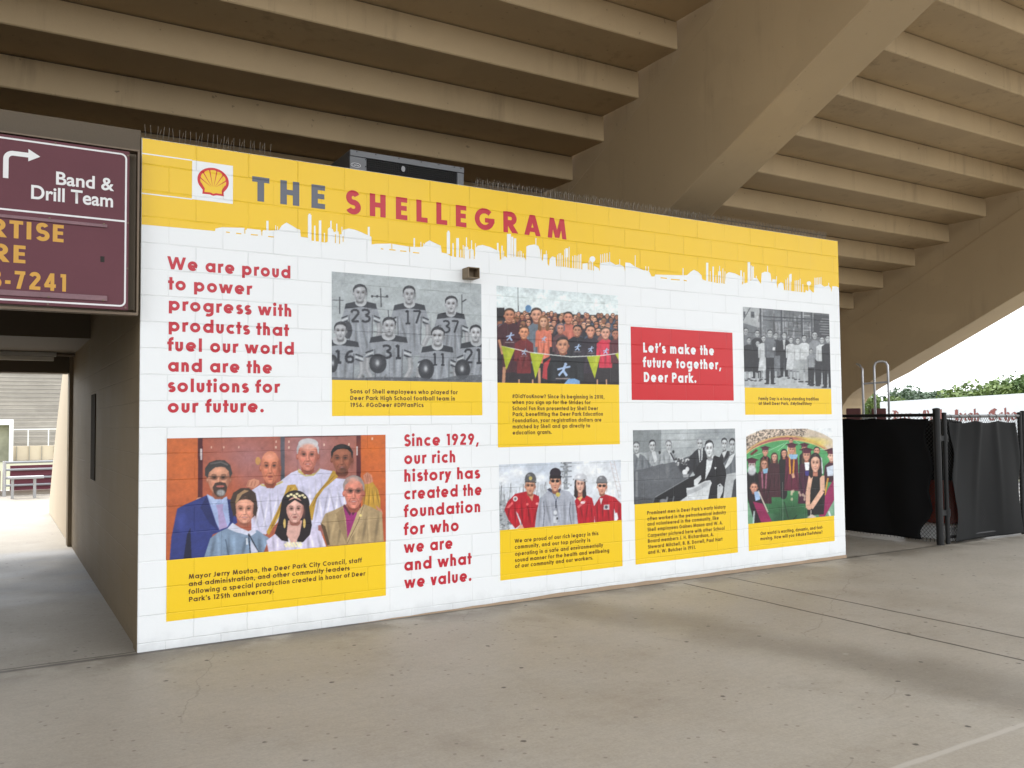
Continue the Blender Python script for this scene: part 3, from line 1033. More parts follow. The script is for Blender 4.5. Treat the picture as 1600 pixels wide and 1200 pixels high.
e1 = MB()
fan(e1, shell_outline(1.0), 0.0030)
e1.build('emblem_border', M_RED, badge)
e2 = MB()
inner = []
for i in range(57):                                   # scalloped upper edge, seven ribs
    u = i / 56
    a = math.radians(203 - u * 226)
    rr = 0.318 - 0.016 * (1 - abs(math.sin(u * 7 * math.pi))) ** 2
    inner.append((rr * math.cos(a) * 1.0, 0.02 + rr * 0.86 * math.sin(a)))
inner += [(0.205, -0.205), (0.214, -0.292), (0.07, -0.287), (0.0, -0.312), (-0.07, -0.287), (-0.214, -0.292), (-0.205, -0.205)]
fan(e2, inner, 0.0036)
e2.build('emblem_field', M_YEL, badge)
e3 = MB()
for k in range(1, 7):
    a = math.radians(203 - k / 7 * 226)
    rx, rz = 0.335 * math.cos(a), 0.02 + 0.335 * .86 * math.sin(a)
    bx_, bz_ = (k - 3.5) * 0.028, -0.13
    ddx, ddz = rx - bx_, rz - bz_
    l_ = math.hypot(ddx, ddz)
    nx, nz = -ddz / l_, ddx / l_
    q = [(bx_ - nx * .002, bz_ - nz * .002), (rx - nx * .015, rz - nz * .015), (rx + nx * .015, rz + nz * .015), (bx_ + nx * .002, bz_ + nz * .002)]
    e3.add([(bc + x * bw, -0.0041, bz + z * bw + .02 * bw) for x, z in q], [(3, 2, 1, 0), (0, 1, 2, 3)][:1])
e3.build('emblem_ribs', M_RED, badge)

# ---- title
tl = MB()
wall_line(tl, 'THE', (395.6, 313.5), (507, 327), 0.1478, 0.335, 0.0024, 0.36)
tag(tl.build('title_lettering', M_GREYTXT, mural), 'grey first word of the title')
tl = MB()
wall_line(tl, 'SHELLEGRAM', (540, 331.6), (885.5, 375.5), 0.1478, 0.335, 0.0024, 0.36)
tag(tl.build('title_lettering', M_REDTXT, mural), 'red second word of the title')

# ---- red slogans on the white paint
t1 = MB()
for s, a, b_ in [('We are proud', (262, 420.4), (454, 435)), ('to power', (263.3, 453), (393, 460.5)), ('progress with', (263.3, 485), (455.5, 494.7)), ('products that', (263, 518.3), (450.5, 524.6)),
                 ('fuel our world', (262, 548.7), (459.5, 554)), ('and are the', (262, 581.3), (425.3, 583)), ('solutions for', (262, 612.8), (436.5, 613.5)), ('our future.', (261.5, 644.8), (412.3, 644.3))]:
    wall_line(t1, s, a, b_, 0.0735, 0.330, 0.0012)
tag(t1.build('slogan_lettering', M_REDTXT, mural), 'eight red lines of bold lettering at the upper left')
t2 = MB()
for s, a, b_ in [('Since 1929,', (631.3, 697.7), (746.8, 694.3)), ('our rich', (631.3, 725.3), (711.5, 722.5)), ('history has', (631.3, 752.8), (749.4, 747.4)), ('created the', (631.3, 780.6), (752.9, 773.6)),
                 ('foundation', (631.3, 808.3), (750.5, 800)), ('for who', (631.3, 836.5), (716.9, 829.3)), ('we are', (631.3, 864), (707.4, 857.5)), ('and what', (631.3, 892.2), (736, 881.4)), ('we value.', (632, 919.3), (736.6, 908))]:
    wall_line(t2, s, a, b_, 0.0765, 0.320, 0.0012)
tag(t2.build('slogan_lettering', M_REDTXT, mural), 'nine red lines of bold lettering at the lower middle')

# ---- red card
x0, x1, z0, z1 = rect([(985.2, 510.3), (1144, 519.8), (1146.6, 626.2), (987, 624.6)])
card = sheet('slogan_card', x0, x1, z0, z1, 0.0012, M_RED, mural)
tag(card, 'plain red rectangle with white lettering')
t3 = MB()
for s, a, b_ in [("Let's make the", (1004.7, 551), (1115.9, 554.9)), ('future together,', (1004.7, 573.7), (1125.8, 577.2)), ('Deer Park.', (1005.7, 596.6), (1087.9, 598.4))]:
    wall_line(t3, s, a, b_, 0.076, 0.34, 0.0020, 0.03)
t3.build('lettering', M_WALLWHITE, card)

# ---- captions
CAPS = [
    ('yellow caption under the group photograph with orange doors', [(260, 877), (602.8, 845), (602.8, 930), (260, 972)], 0.0272, [
        ('Mayor Jerry Mouton, the Deer Park City Council, staff', (294.6, 905.5), (565, 877.8)), ('and administration, and other community leaders', (294.6, 917), (546, 890)),
        ('following a special production created in honor of Deer', (294.6, 929), (570.3, 898.6)), ("Park's 125th anniversary.", (295, 941.4), (428.5, 925))]),
    ('yellow caption under the football players', [(518.4, 593.4), (753, 597.6), (753.7, 648.5), (519, 650.5)], 0.0272, [
        ('Sons of Shell employees who played for', (547, 614.7), (714.7, 616)), ('Deer Park High School football team in', (547, 625.3), (710.7, 625.7)), ('1956. #GoDeer #DPFanPics', (547, 636), (661.4, 636))]),
    ('yellow caption under the crowd of runners', [(777, 598), (967, 601), (968.5, 694.3), (778, 698.7)], 0.0272, [
        ('#DidYouKnow? Since its beginning in 2010,', (800.2, 622.2), (943.9, 622.8)), ('when you sign up for the Strides for', (800.4, 631.3), (922.3, 631.7)), ('School Fun Run presented by Shell Deer', (800.4, 641), (934, 641)),
        ('Park, benefitting the Deer Park Education', (800.8, 650), (942, 649.7)), ('Foundation, your registration dollars are', (800.8, 659.6), (939.6, 659)), ('matched by Shell and go directly to', (800.8, 669), (922, 668.4)), ('education grants.', (800.8, 679), (862, 678))]),
    ('yellow caption under the workers in red', [(780.8, 828.2), (971.5, 813), (972.8, 884.8), (781.8, 906.9)], 0.0272, [
        ('We are proud of our rich legacy in this', (804, 847.8), (934.7, 836.5)), ('community, and our top priority is', (804, 857.5), (922, 846.8)), ('operating in a safe and environmentally', (804.4, 867.5), (942, 855.3)),
        ('sound manner for the health and wellbeing', (804.4, 877.2), (951.8, 863.8)), ('of our community and our workers.', (804.4, 887.2), (926.5, 874.6))]),
    ('yellow caption under the men at a table', [(991.2, 787.7), (1151, 777), (1153, 863.4), (993.2, 882)], 0.0272, [
        ("Prominent men in Deer Park's early history", (1010.9, 803.5), (1133.6, 795)), ('often worked in the petrochemical industry', (1011.2, 812.5), (1134, 803.7)), ('and volunteered in the community, like', (1011.2, 821.2), (1122.9, 812.2)),
        ('Shell employees Gaines Mason and W. A.', (1011.5, 829.8), (1129, 819.8)), ('Carpenter pictured here with other School', (1011.8, 838.9), (1132, 828.3)), ('Board members J. H. Richardson, A.', (1012, 847.8), (1115, 838)),
        ('Steward Mitchell, B. B. Dorrell, Paul Hart', (1012.3, 856.8), (1128.5, 845.2)), ('and H. W. Butcher in 1951.', (1012.3, 865.4), (1086.9, 858))]),
    ('yellow caption under the old family outing', [(1163.5, 605.2), (1298, 607.8), (1300, 648), (1164.3, 647.3)], 0.0272, [
        ('Family Day is a long-standing tradition', (1185, 625.2), (1279, 625.8)), ('at Shell Deer Park. #MyShellStory', (1185.2, 632.7), (1268, 633))]),
    ('yellow caption under the graduates', [(1169, 817.5), (1303.4, 806.7), (1304, 846), (1170, 860.2)], 0.0272, [
        ('Our world is exciting, dynamic, and fast-', (1188, 835.8), (1285.8, 826.2)), ('moving. How will you #MakeTheFuture?', (1188, 843.8), (1285, 834.2))]),
]
CAPRECT = []
for lab, cor, xh, lines in CAPS:
    x0, x1, z0, z1 = rect(cor)
    CAPRECT.append((x0, x1, z0, z1))
    c_ = sheet('caption_panel', x0, x1, z0, z1, 0.0012, M_YEL2, mural)
    tag(c_, lab)
    t = MB()
    for s, a, b_ in lines:
        wall_line(t, s, a, b_, xh, 0.295, 0.0020)
    t.build('lettering', M_BROWNTXT, c_)
# ================================================================== the printed photographs on the wall (flat prints, drawn as coloured grids)
class Print:
    """a flat print: a fine grid of mesh points, each with its printed colour; shapes are drawn in the units of a view (ox, oy, scale)"""

    def __init__(self, corners, nx, ny, bottom=None):
        x0, x1, z0, z1 = rect(corners)
        if bottom is not None:
            z0 = bottom
        self.r = (x0, x1, z0, z1)
        self.nx, self.ny = nx, ny
        u = (np.arange(nx * 2) + .5) / (nx * 2)
        v = (np.arange(ny * 2) + .5) / (ny * 2)
        xs, zs = np.meshgrid(x0 + u * (x1 - x0), z1 - v * (z1 - z0))
        P = np.stack([xs, np.zeros_like(xs), zs], -1) - CAM
        d = P @ AX_F
        self.px = 800 + FOC * (P @ AX_R) / d
        self.py = 600 - FOC * (P @ AX_U) / d
        self.im = np.zeros((ny * 2, nx * 2, 3))
        self.rng = np.random.default_rng(5)
        self.view(0, 0, 1)

    def view(self, ox, oy, s):
        self.X = (self.px - ox) * s
        self.Y = (self.py - oy) * s

    def fill(self, c):
        self.im[:] = c

    def sub(self, x0, y0, x1, y1):
        m = (self.X >= x0) & (self.X <= x1) & (self.Y >= y0) & (self.Y <= y1)
        rr = np.where(m.any(1))[0]
        cc = np.where(m.any(0))[0]
        if not len(rr) or not len(cc):
            return None
        return slice(rr[0], rr[-1] + 1), slice(cc[0], cc[-1] + 1)

    def put(self, sl_, m, c):
        c = np.asarray(c, float)
        self.im[sl_] = self.im[sl_] * (1 - m[..., None]) + c * m[..., None]

    def poly(self, pts, c, a=1.0):
        xs, ys = [p[0] for p in pts], [p[1] for p in pts]
        sl_ = self.sub(min(xs), min(ys), max(xs), max(ys))
        if sl_ is None:
            return
        X, Y = self.X[sl_], self.Y[sl_]
        ins = np.zeros(X.shape, bool)
        n = len(pts)
        for i in range(n):
            x1, y1 = pts[i]
            x2, y2 = pts[(i + 1) % n]
            if y1 == y2:
                continue
            ins ^= ((y1 > Y) != (y2 > Y)) & (X < (x2 - x1) * (Y - y1) / (y2 - y1) + x1)
        self.put(sl_, ins * a, c)

    def ell(self, cx, cy, rx, ry, c, a=1.0, soft=0.0, rot=0.0, clip=None):
        R_ = max(rx, ry) * (1.02 if rot else 1.0)
        ex, ey = (R_, R_) if rot else (rx, ry)
        sl_ = self.sub(cx - ex, cy - ey, cx + ex, cy + ey)
        if sl_ is None:
            return
        X, Y = self.X[sl_] - cx, self.Y[sl_] - cy
        if rot:
            k, q = math.cos(math.radians(rot)), math.sin(math.radians(rot))
            X, Y = X * k + Y * q, -X * q + Y * k
        d = np.sqrt((X / rx) ** 2 + (Y / ry) ** 2)
        m = np.clip((1 - d) / soft, 0, 1) if soft else (d <= 1).astype(float)
        if clip:
            m = m * ((self.Y[sl_] >= clip[0]) & (self.Y[sl_] <= clip[1]))
        self.put(sl_, m * a, c)

    def line(self, pts, w, c, a=1.0):
        for (x1, y1), (x2, y2) in zip(pts[:-1], pts[1:]):
            l = math.hypot(x2 - x1, y2 - y1) or 1
            nx, ny = -(y2 - y1) / l * w / 2, (x2 - x1) / l * w / 2
            self.poly([(x1 + nx, y1 + ny), (x2 + nx, y2 + ny), (x2 - nx, y2 - ny), (x1 - nx, y1 - ny)], c, a)

    def texture(self, amp=0.10):
        """uneven tone of a real print: cloth, skin and background are never one flat colour"""
        h, w, _ = self.im.shape
        t = np.zeros((h, w))
        for cell, k in ((5, .8), (11, 1.0), (26, .9), (60, .6)):
            gh, gw = h // cell + 3, w // cell + 3
            g_ = self.rng.normal(0, 1, (gh, gw))
            yy, xx = np.arange(h) / cell, np.arange(w) / cell
            y0, x0 = yy.astype(int), xx.astype(int)
            fy, fx = (yy - y0)[:, None], (xx - x0)[None]
            fy, fx = fy * fy * (3 - 2 * fy), fx * fx * (3 - 2 * fx)
            t += k * ((g_[y0][:, x0] * (1 - fx) + g_[y0][:, x0 + 1] * fx) * (1 - fy) + (g_[y0 + 1][:, x0] * (1 - fx) + g_[y0 + 1][:, x0 + 1] * fx) * fy)
        self.im = np.clip(self.im * (1 + amp * t[..., None] * .22), 0, 255)

    def grain(self, s, cell=1):
        h, w, _ = self.im.shape
        n = self.rng.normal(0, s, (h // cell + 1, w // cell + 1, 1))
        n = np.repeat(np.repeat(n, cell, 0), cell, 1)[:h, :w]
        self.im = np.clip(self.im + n, 0, 255)

    def figures(self, s, x, y, w, h, lw, c, gap=1.25):
        G = {'1': [[(.25, .12), (.55, 0), (.55, 1)], [(.25, 1), (.85, 1)]], '2': [[(.05, .25), (.2, .04), (.75, .04), (.92, .3), (.1, .95), (.95, .95)]],
             '3': [[(.05, .1), (.3, .02), (.8, .06), (.9, .3), (.45, .47), (.95, .62), (.9, .9), (.4, 1), (.03, .88)]], '6': [[(.85, .05), (.35, .12), (.08, .6), (.25, .97), (.75, .97), (.93, .7), (.7, .48), (.2, .55)]],
             '7': [[(.03, .04), (.95, .04), (.4, 1)]]}
        for i, ch in enumerate(s):
            for st in G[ch]:
                self.line([(x + i * w * gap + q[0] * w, y + q[1] * h) for q in st], lw, c)

    def head(self, cx, cy, w, h, skin, hair=None, style='short', smile=0.5, glasses=False, beard=None, tilt=0.0, lit=1.0, hat=None, ears=True, bw=False):
        """a face seen from the front: cx, cy centre of the face, w, h its width and height"""
        skin = np.asarray(skin, float)
        dk = skin * (0.62 if bw else np.array([.66, .55, .52]))
        hi = np.minimum(255, skin * 1.16 + 6)
        hair = None if hair is None else np.asarray(hair, float)
        rx, ry = w / 2, h / 2
        # neck
        self.poly([(cx - rx * .58, cy + ry * .5), (cx + rx * .58, cy + ry * .5), (cx + rx * .60, cy + ry * 1.05), (cx + rx * .34, cy + ry * 1.26), (cx - rx * .34, cy + ry * 1.26), (cx - rx * .60, cy + ry * 1.05)], dk * 1.1)
        sk_ = skin
        if hair is not None and style == 'long':
            self.ell(cx, cy - ry * .20, rx * 1.26, ry * 1.05, hair)
            self.poly([(cx - rx * 1.26, cy - ry * .2), (cx - rx * 1.40, cy + ry * 1.4), (cx - rx * .9, cy + ry * 1.75), (cx - rx * .5, cy + ry * 1.5), (cx - rx * .5, cy)], hair)
            self.poly([(cx + rx * 1.26, cy - ry * .2), (cx + rx * 1.42, cy + ry * 1.4), (cx + rx * .9, cy + ry * 1.75), (cx + rx * .5, cy + ry * 1.5), (cx + rx * .5, cy)], hair)
            self.poly([(cx - rx * .48, cy + ry * .55), (cx + rx * .48, cy + ry * .55), (cx + rx * .5, cy + ry * 1.5), (cx - rx * .5, cy + ry * 1.5)], dk * 1.25)
        elif hair is not None and style in ('short', 'bob', 'thin'):
            self.ell(cx, cy - ry * .40, rx * 1.06, ry * .72, hair)
            if style == 'bob':
                self.ell(cx, cy - ry * .15, rx * 1.24, ry * .92, hair)
        # neck shade under the jaw
        self.ell(cx, cy + ry * .98, rx * .62, ry * .22, dk * .85, .8, .8)
        if ears and style != 'long' and style != 'bob':
            for s in (-1, 1):
                self.ell(cx + s * rx * .97, cy + ry * .06, rx * .15, ry * .19, dk * 1.2)
                self.ell(cx + s * rx * .98, cy + ry * .03, rx * .08, ry * .11, skin)
        # face: cranium, cheeks, jaw
        self.ell(cx, cy - ry * .16, rx * .94, ry * .84, sk_)
        self.poly([(cx - rx * .94, cy - ry * .16), (cx + rx * .94, cy - ry * .16), (cx + rx * .89, cy + ry * .25), (cx + rx * .72, cy + ry * .62), (cx + rx * .40, cy + ry * .92), (cx + rx * .15, cy + ry * 1.0),
                   (cx - rx * .15, cy + ry * 1.0), (cx - rx * .40, cy + ry * .92), (cx - rx * .72, cy + ry * .62), (cx - rx * .89, cy + ry * .25)], sk_)
        for k, al in ((1, .75), (-1, .45)):
            self.poly([(cx + k * rx * .94, cy - ry * .5), (cx + k * rx * .95, cy), (cx + k * rx * .89, cy + ry * .25), (cx + k * rx * .72, cy + ry * .62), (cx + k * rx * .40, cy + ry * .92), (cx + k * rx * .1, cy + ry * 1.0),
                       (cx + k * rx * .30, cy + ry * .78), (cx + k * rx * .52, cy + ry * .5), (cx + k * rx * .68, cy + ry * .1), (cx + k * rx * .74, cy - ry * .4)], (dk + skin) / 2, al)
        self.ell(cx + rx * .95, cy + ry * .1, rx * .30, ry * .8, dk, .6, .9)
        self.ell(cx - rx * .05, cy - ry * .52, rx * .60, ry * .30, hi, .75, .9)
        self.ell(cx - rx * .42, cy + ry * .20, rx * .30, ry * .22, hi, .75, .9)
        self.ell(cx + rx * .38, cy + ry * .20, rx * .28, ry * .20, hi, .6, .9)
        self.ell(cx, cy + ry * .82, rx * .26, ry * .13, hi, .6, .9)
        if not bw:
            for s in (-1, 1):
                self.ell(cx + s * rx * .48, cy + ry * .28, rx * .26, ry * .18, skin * np.array([1.0, .80, .78]), .45, .9)
        # hair line
        if hair is not None and style in ('short', 'bob', 'long'):
            j = self.rng.uniform(-.12, .12)
            self.poly([(cx - rx * 1.03, cy - ry * .08), (cx - rx * 1.06, cy - ry * .55), (cx - rx * .72, cy - ry * .98), (cx + rx * .72, cy - ry * .98), (cx + rx * 1.06, cy - ry * .55),
                       (cx + rx * 1.03, cy - ry * .08), (cx + rx * .92, cy - ry * .24), (cx + rx * .86, cy - ry * .50), (cx + rx * (.52 + j), cy - ry * .74), (cx + rx * (.1 + j), cy - ry * .80), (cx - rx * (.42 - j), cy - ry * .74),
                       (cx - rx * .84, cy - ry * .50), (cx - rx * .92, cy - ry * .22)], hair)
            self.ell(cx - rx * .2, cy - ry * .88, rx * .55, ry * .16, np.minimum(255, hair * 1.35 + 18), .7, .9)
            for i in range(7):
                a_ = self.rng.uniform(-.8, .8)
                self.line([(cx + rx * a_, cy - ry * (1.08 - .3 * a_ * a_)), (cx + rx * a_ * .9 + rx * .1, cy - ry * (.78 - .2 * a_ * a_))], w * .03, hair * self.rng.uniform(.6, 1.5) + 6, .5)
            if style == 'bob':
                self.poly([(cx - rx * 1.2, cy - ry * .2), (cx - rx * .9, cy - ry * .6), (cx - rx * .78, cy + ry * .3), (cx - rx * 1.1, cy + ry * .5)], hair)
                self.poly([(cx + rx * 1.2, cy - ry * .2), (cx + rx * .9, cy - ry * .6), (cx + rx * .78, cy + ry * .3), (cx + rx * 1.1, cy + ry * .5)], hair)
        # brows, eyes
        ey = cy - ry * .10
        for s in (-1, 1):
            ex = cx + s * rx * .38 + tilt
            self.ell(ex, ey - ry * .01, rx * .38, ry * .20, dk * .8, .85, .9)
            self.line([(ex - s * rx * .18, ey - ry * .16), (ex + s * rx * .08, ey - ry * .21), (ex + s * rx * .26, ey - ry * .16)], h * .03, dk * .45 if hair is None else (dk * .4 + hair * .3), .6)
            self.ell(ex, ey + ry * .02, rx * .17, ry * .05, (200, 186, 176) if not bw else skin * 1.0, .45, .5)
            self.ell(ex, ey, rx * .17, ry * .085, (40, 28, 25), .95, .8)
            self.line([(ex - rx * .19, ey - ry * .04), (ex + rx * .19, ey - ry * .04)], h * .018, (52, 36, 30), .6)
            self.ell(ex, ey + ry * .14, rx * .24, ry * .06, dk, .45, .9)
        if glasses:
            for s in (-1, 1):
                ex = cx + s * rx * .42
                self.ell(ex, ey, rx * .33, ry * .15, (28, 24, 24), .92 if glasses == 'dark' else .22)
            self.line([(cx - rx * .95, ey - ry * .08), (cx + rx * .95, ey - ry * .08)], h * .018, (52, 42, 38), .7)
        # nose
        self.poly([(cx + rx * .02, ey), (cx + rx * .12, ey), (cx + rx * .25, cy + ry * .32), (cx + rx * .06, cy + ry * .36)], dk, .38)
        self.line([(cx - rx * .02, ey), (cx - rx * .03, cy + ry * .24)], w * .06, hi, .55)
        self.ell(cx, cy + ry * .26, rx * .15, ry * .09, hi, .7, .8)
        self.ell(cx, cy + ry * .36, rx * .24, ry * .05, dk * .8, .8, .7)
        for s in (-1, 1):
            self.line([(cx + s * rx * .26, cy + ry * .32), (cx + s * rx * .48, cy + ry * .58)], h * .022, dk, .5)
        if beard is not None:
            bd = np.asarray(beard, float)
            self.poly([(cx - rx * .95, cy + ry * .12), (cx - rx * .78, cy + ry * .42), (cx - rx * .35, cy + ry * .36), (cx + rx * .35, cy + ry * .36), (cx + rx * .78, cy + ry * .42), (cx + rx * .95, cy + ry * .12),
                       (cx + rx * .82, cy + ry * .75), (cx + rx * .45, cy + ry * 1.08), (cx - rx * .45, cy + ry * 1.08), (cx - rx * .82, cy + ry * .75)], bd)
        my = cy + ry * .57
        lip = np.array([158, 74, 70.]) if not bw else dk * .85
        self.ell(cx, my, rx * (.28 + .14 * smile), ry * .085, lip, .9, .5)
        if smile > .4:
            self.ell(cx, my - ry * .005, rx * .34 * smile, ry * .042, (228, 214, 204) if not bw else (196, 199, 202), .75, .6)
            for s in (-1, 1):
                self.ell(cx + s * rx * (.32 + .12 * smile), my - ry * .03, rx * .10, ry * .09, dk, .6, .9)
        else:
            self.line([(cx - rx * .28, my), (cx + rx * .28, my)], h * .016, lip * .6, .7)
        self.ell(cx, my + ry * .16, rx * .30, ry * .06, dk, .7, .9)

    def shade(self, pts, c, folds=0, k=.72):
        """a garment: a filled outline with soft folds"""
        c = np.asarray(c, float)
        self.poly(pts, c)
        xs, ys = [p[0] for p in pts], [p[1] for p in pts]
        keep = self.im.copy()
        for i in range(folds):
            x = min(xs) + (max(xs) - min(xs)) * (i + .6) / (folds + .2)
            y = (min(ys) * .4 + max(ys) * .6)
            self.ell(x, y, (max(xs) - min(xs)) / folds * .17, (max(ys) - min(ys)) * .5, c * k * .86, .75, .9, rot=self.rng.uniform(-14, 14))
            self.ell(x + (max(xs) - min(xs)) / folds * .35, y, (max(xs) - min(xs)) / folds * .16, (max(ys) - min(ys)) * .45, np.minimum(255, c * 1.2 + 8), .6, .9, rot=self.rng.uniform(-14, 14))
        # keep the folds inside the garment
        ins = np.zeros(self.X.shape, bool)
        n = len(pts)
        for i in range(n):
            x1, y1 = pts[i]
            x2, y2 = pts[(i + 1) % n]
            if y1 != y2:
                ins ^= ((y1 > self.Y) != (y2 > self.Y)) & (self.X < (x2 - x1) * (self.Y - y1) / (y2 - y1) + x1)
        self.im = np.where(ins[..., None], self.im, keep)

    def build(self, label, lift=0.0012):
        k_ = np.pad(self.im, ((1, 1), (1, 1), (0, 0)), mode='edge')
        k_ = (k_[:-2] + 2 * k_[1:-1] + k_[2:]) / 4
        k_ = (k_[:, :-2] + 2 * k_[:, 1:-1] + k_[:, 2:]) / 4
        im = k_.reshape(self.ny, 2, self.nx, 2, 3).mean((1, 3))
        x0, x1, z0, z1 = self.r
        nx, ny = self.nx, self.ny
        xs = np.linspace(x0, x1, nx)
        zs = np.linspace(z1, z0, ny)
        gx, gz = np.meshgrid(xs, zs)
        co = np.stack([gx, np.full_like(gx, -lift), gz], -1).reshape(-1, 3).astype(np.float32)
        idx = np.arange(nx * ny).reshape(ny, nx)
        q = np.stack([idx[1:, :-1], idx[1:, 1:], idx[:-1, 1:], idx[:-1, :-1]], -1).reshape(-1, 4).astype(np.int32)
        me = bpy.data.meshes.new('photo_panel')
        me.vertices.add(len(co))
        me.vertices.foreach_set('co', co.ravel())
        me.loops.add(q.size)
        me.loops.foreach_set('vertex_index', q.ravel())
        me.polygons.add(len(q))
        me.polygons.foreach_set('loop_start', np.arange(0, q.size, 4, dtype=np.int32))
        me.update(calc_edges=True)
        at_ = me.color_attributes.new('print', 'FLOAT_COLOR', 'POINT')
        rgba = np.ones((nx * ny, 4), np.float32)
        rgba[:, :3] = print_albedo(im.reshape(-1, 3))
        at_.data.foreach_set('color', rgba.ravel())
        me.materials.append(M_PRINT)
        o = bpy.data.objects.new('photo_panel', me)
        COL.objects.link(o)
        o.parent = mural
        return tag(o, label)


# ------------------------------------------------------------------ 1: group in front of orange doors
p = Print([(260, 686), (602.6, 678.4), (602.6, 845), (260, 877)], 380, 216, CAPRECT[0][3])
A_, B_ = (250, 670, 5.4545), (420, 670, 5.4545)
p.view(*A_)
p.fill((176, 92, 56))
p.poly([(40, 60), (330, 60), (330, 1200), (40, 1200)], (190, 98, 50))
p.ell(170, 250, 220, 260, (205, 104, 44), .5, .9)
p.ell(150, 800, 200, 330, (170, 82, 48), .6, .9)
p.poly([(325, 60), (366, 60), (366, 1200), (325, 1200)], (72, 22, 28))
p.poly([(366, 60), (1042, 60), (1042, 1200), (366, 1200)], (166, 88, 66))
p.ell(760, 250, 420, 330, (160, 116, 124), .75, 1)
p.ell(520, 520, 220, 300, (182, 88, 50), .7, .9)
p.poly([(344, 172), (362, 172), (362, 268), (344, 268)], (200, 190, 190))
p.line([(366, 78), (1042, 60)], 14, (80, 30, 30))
for x in (440, 545, 672, 985):
    p.line([(x, 150), (x, 168)], 10, (225, 190, 170), .8)
p.view(*B_)
p.poly([(100, 40), (136, 40), (136, 900), (100, 900)], (66, 72, 82))
p.poly([(136, 50), (745, 50), (745, 900), (136, 900)], (160, 98, 86))
p.ell(330, 200, 300, 300, (168, 128, 136), .8, 1)
p.poly([(745, 40), (782, 40), (782, 700), (745, 700)], (84, 30, 36))
p.poly([(782, 40), (1010, 40), (1010, 1000), (782, 1000)], (200, 100, 44))
p.ell(880, 160, 160, 160, (206, 104, 36), .8, .9)
p.ell(960, 800, 160, 300, (170, 72, 46), .8, .9)
p.line([(136, 70), (745, 58)], 12, (80, 34, 34))
p.poly([(745, 150), (757, 150), (757, 228), (745, 228)], (200, 190, 190))
for x, y in ((170, 112), (170, 162), (470, 138), (680, 135), (62, 112), (62, 160), (880, 86)):
    p.line([(x, y - 10), (x, y + 10)], 12, (228, 200, 180), .85)
ROBE = (205, 202, 226)
# back row
p.shade([(105, 440), (190, 375), (265, 345), (300, 380), (400, 380), (430, 340), (540, 362), (500, 520), (420, 700), (420, 860), (120, 860)], ROBE, 5, .84)
p.poly([(250, 340), (320, 398), (400, 375), (440, 330), (430, 352), (380, 402), (310, 406), (250, 372)], (196, 178, 110))
p.head(332, 232, 180, 250, (208, 132, 112), (186, 182, 186), 'short', .7)
p.ell(335, 128, 84, 44, (200, 196, 198))
p.ell(335, 160, 76, 40, (220, 156, 136), .9, .5)
p.shade([(400, 640), (440, 500), (560, 420), (660, 430), (660, 640), (600, 680), (470, 760), (440, 820), (372, 820)], ROBE, 4, .84)
p.poly([(500, 440), (546, 352), (600, 400), (560, 432), (470, 510), (405, 600), (370, 780), (345, 760), (345, 660), (400, 560)], (186, 146, 54))
p.line([(560, 400), (440, 520), (375, 660)], 9, (140, 104, 34), .8)
p.head(622, 262, 176, 232, (152, 92, 68), (26, 22, 24), 'short', .6, beard=None, tilt=-6)
p.ell(630, 352, 46, 40, (70, 42, 34), .6, .6)
p.view(*A_)
p.ell(835, 275, 22, 34, (190, 140, 80))
p.shade([(770, 530), (870, 468), (960, 480), (1040, 440), (1120, 470), (1120, 560), (1000, 800), (900, 900), (780, 860)], ROBE, 5, .84)
p.poly([(860, 468), (940, 492), (1040, 444), (1050, 456), (945, 506), (858, 484)], (196, 178, 110))
p.head(940, 330, 168, 280, (206, 128, 98), None, 'bald', .3)
p.ell(935, 240, 70, 44, (228, 156, 128), .9, .8)
p.poly([(735, 490), (755, 440), (800, 425), (845, 440), (848, 470), (800, 510)], (206, 142, 114))
for i in range(3):
    p.line([(760 + i * 28, 445), (745 + i * 30, 488)], 6, (150, 88, 68), .7)
p.view(*B_)
p.poly([(160, 480), (225, 474), (250, 520), (180, 560), (60, 800), (0, 905), (-20, 880), (60, 720), (120, 590)], (186, 146, 54))
p.line([(190, 500), (110, 640), (20, 850)], 9, (138, 102, 36), .8)
p.line([(215, 500), (140, 620), (60, 790)], 6, (222, 190, 96), .8)
# right shoulder drape and hand
p.shade([(790, 480), (880, 450), (930, 520), (948, 600), (950, 690), (880, 680), (800, 640)], (190, 146, 52), 4, .66)
p.poly([(800, 400), (835, 368), (875, 395), (888, 450), (850, 470), (815, 470)], (200, 132, 104))
for i in range(3):
    p.line([(822 + i * 18, 395), (838 + i * 14, 455)], 5, (146, 84, 64), .7)
p.poly([(905, 650), (960, 690), (972, 730), (930, 700)], (196, 134, 110))
# man in the blue suit
p.view(*A_)
p.ell(345, 605, 34, 22, (204, 146, 120))
p.shade([(82, 1140), (100, 920), (150, 680), (210, 648), (400, 566), (470, 640), (600, 600), (640, 660), (660, 800), (570, 850), (450, 900), (370, 1120)], (48, 58, 122), 0)
p.poly([(232, 900), (262, 840), (272, 1120), (200, 1125)], (26, 28, 56))
p.ell(180, 780, 60, 120, (66, 78, 150), .6, .9)
p.poly([(400, 560), (500, 600), (572, 580), (598, 790), (580, 830), (510, 860), (480, 800)], (158, 174, 214))
p.poly([(478, 648), (540, 640), (536, 690), (576, 836), (506, 860), (494, 700)], (166, 150, 190))
p.poly([(400, 566), (345, 670), (420, 800), (500, 870), (440, 700)], (36, 44, 96))
p.poly([(574, 590), (640, 660), (620, 800), (596, 790)], (36, 44, 96))
p.poly([(400, 555), (500, 610), (460, 655)], (176, 192, 226))
p.poly([(500, 610), (572, 575), (560, 655)], (168, 184, 220))
p.head(502, 430, 196, 268, (202, 144, 116), (62, 56, 54), 'short', .1, glasses=True, ears=True)
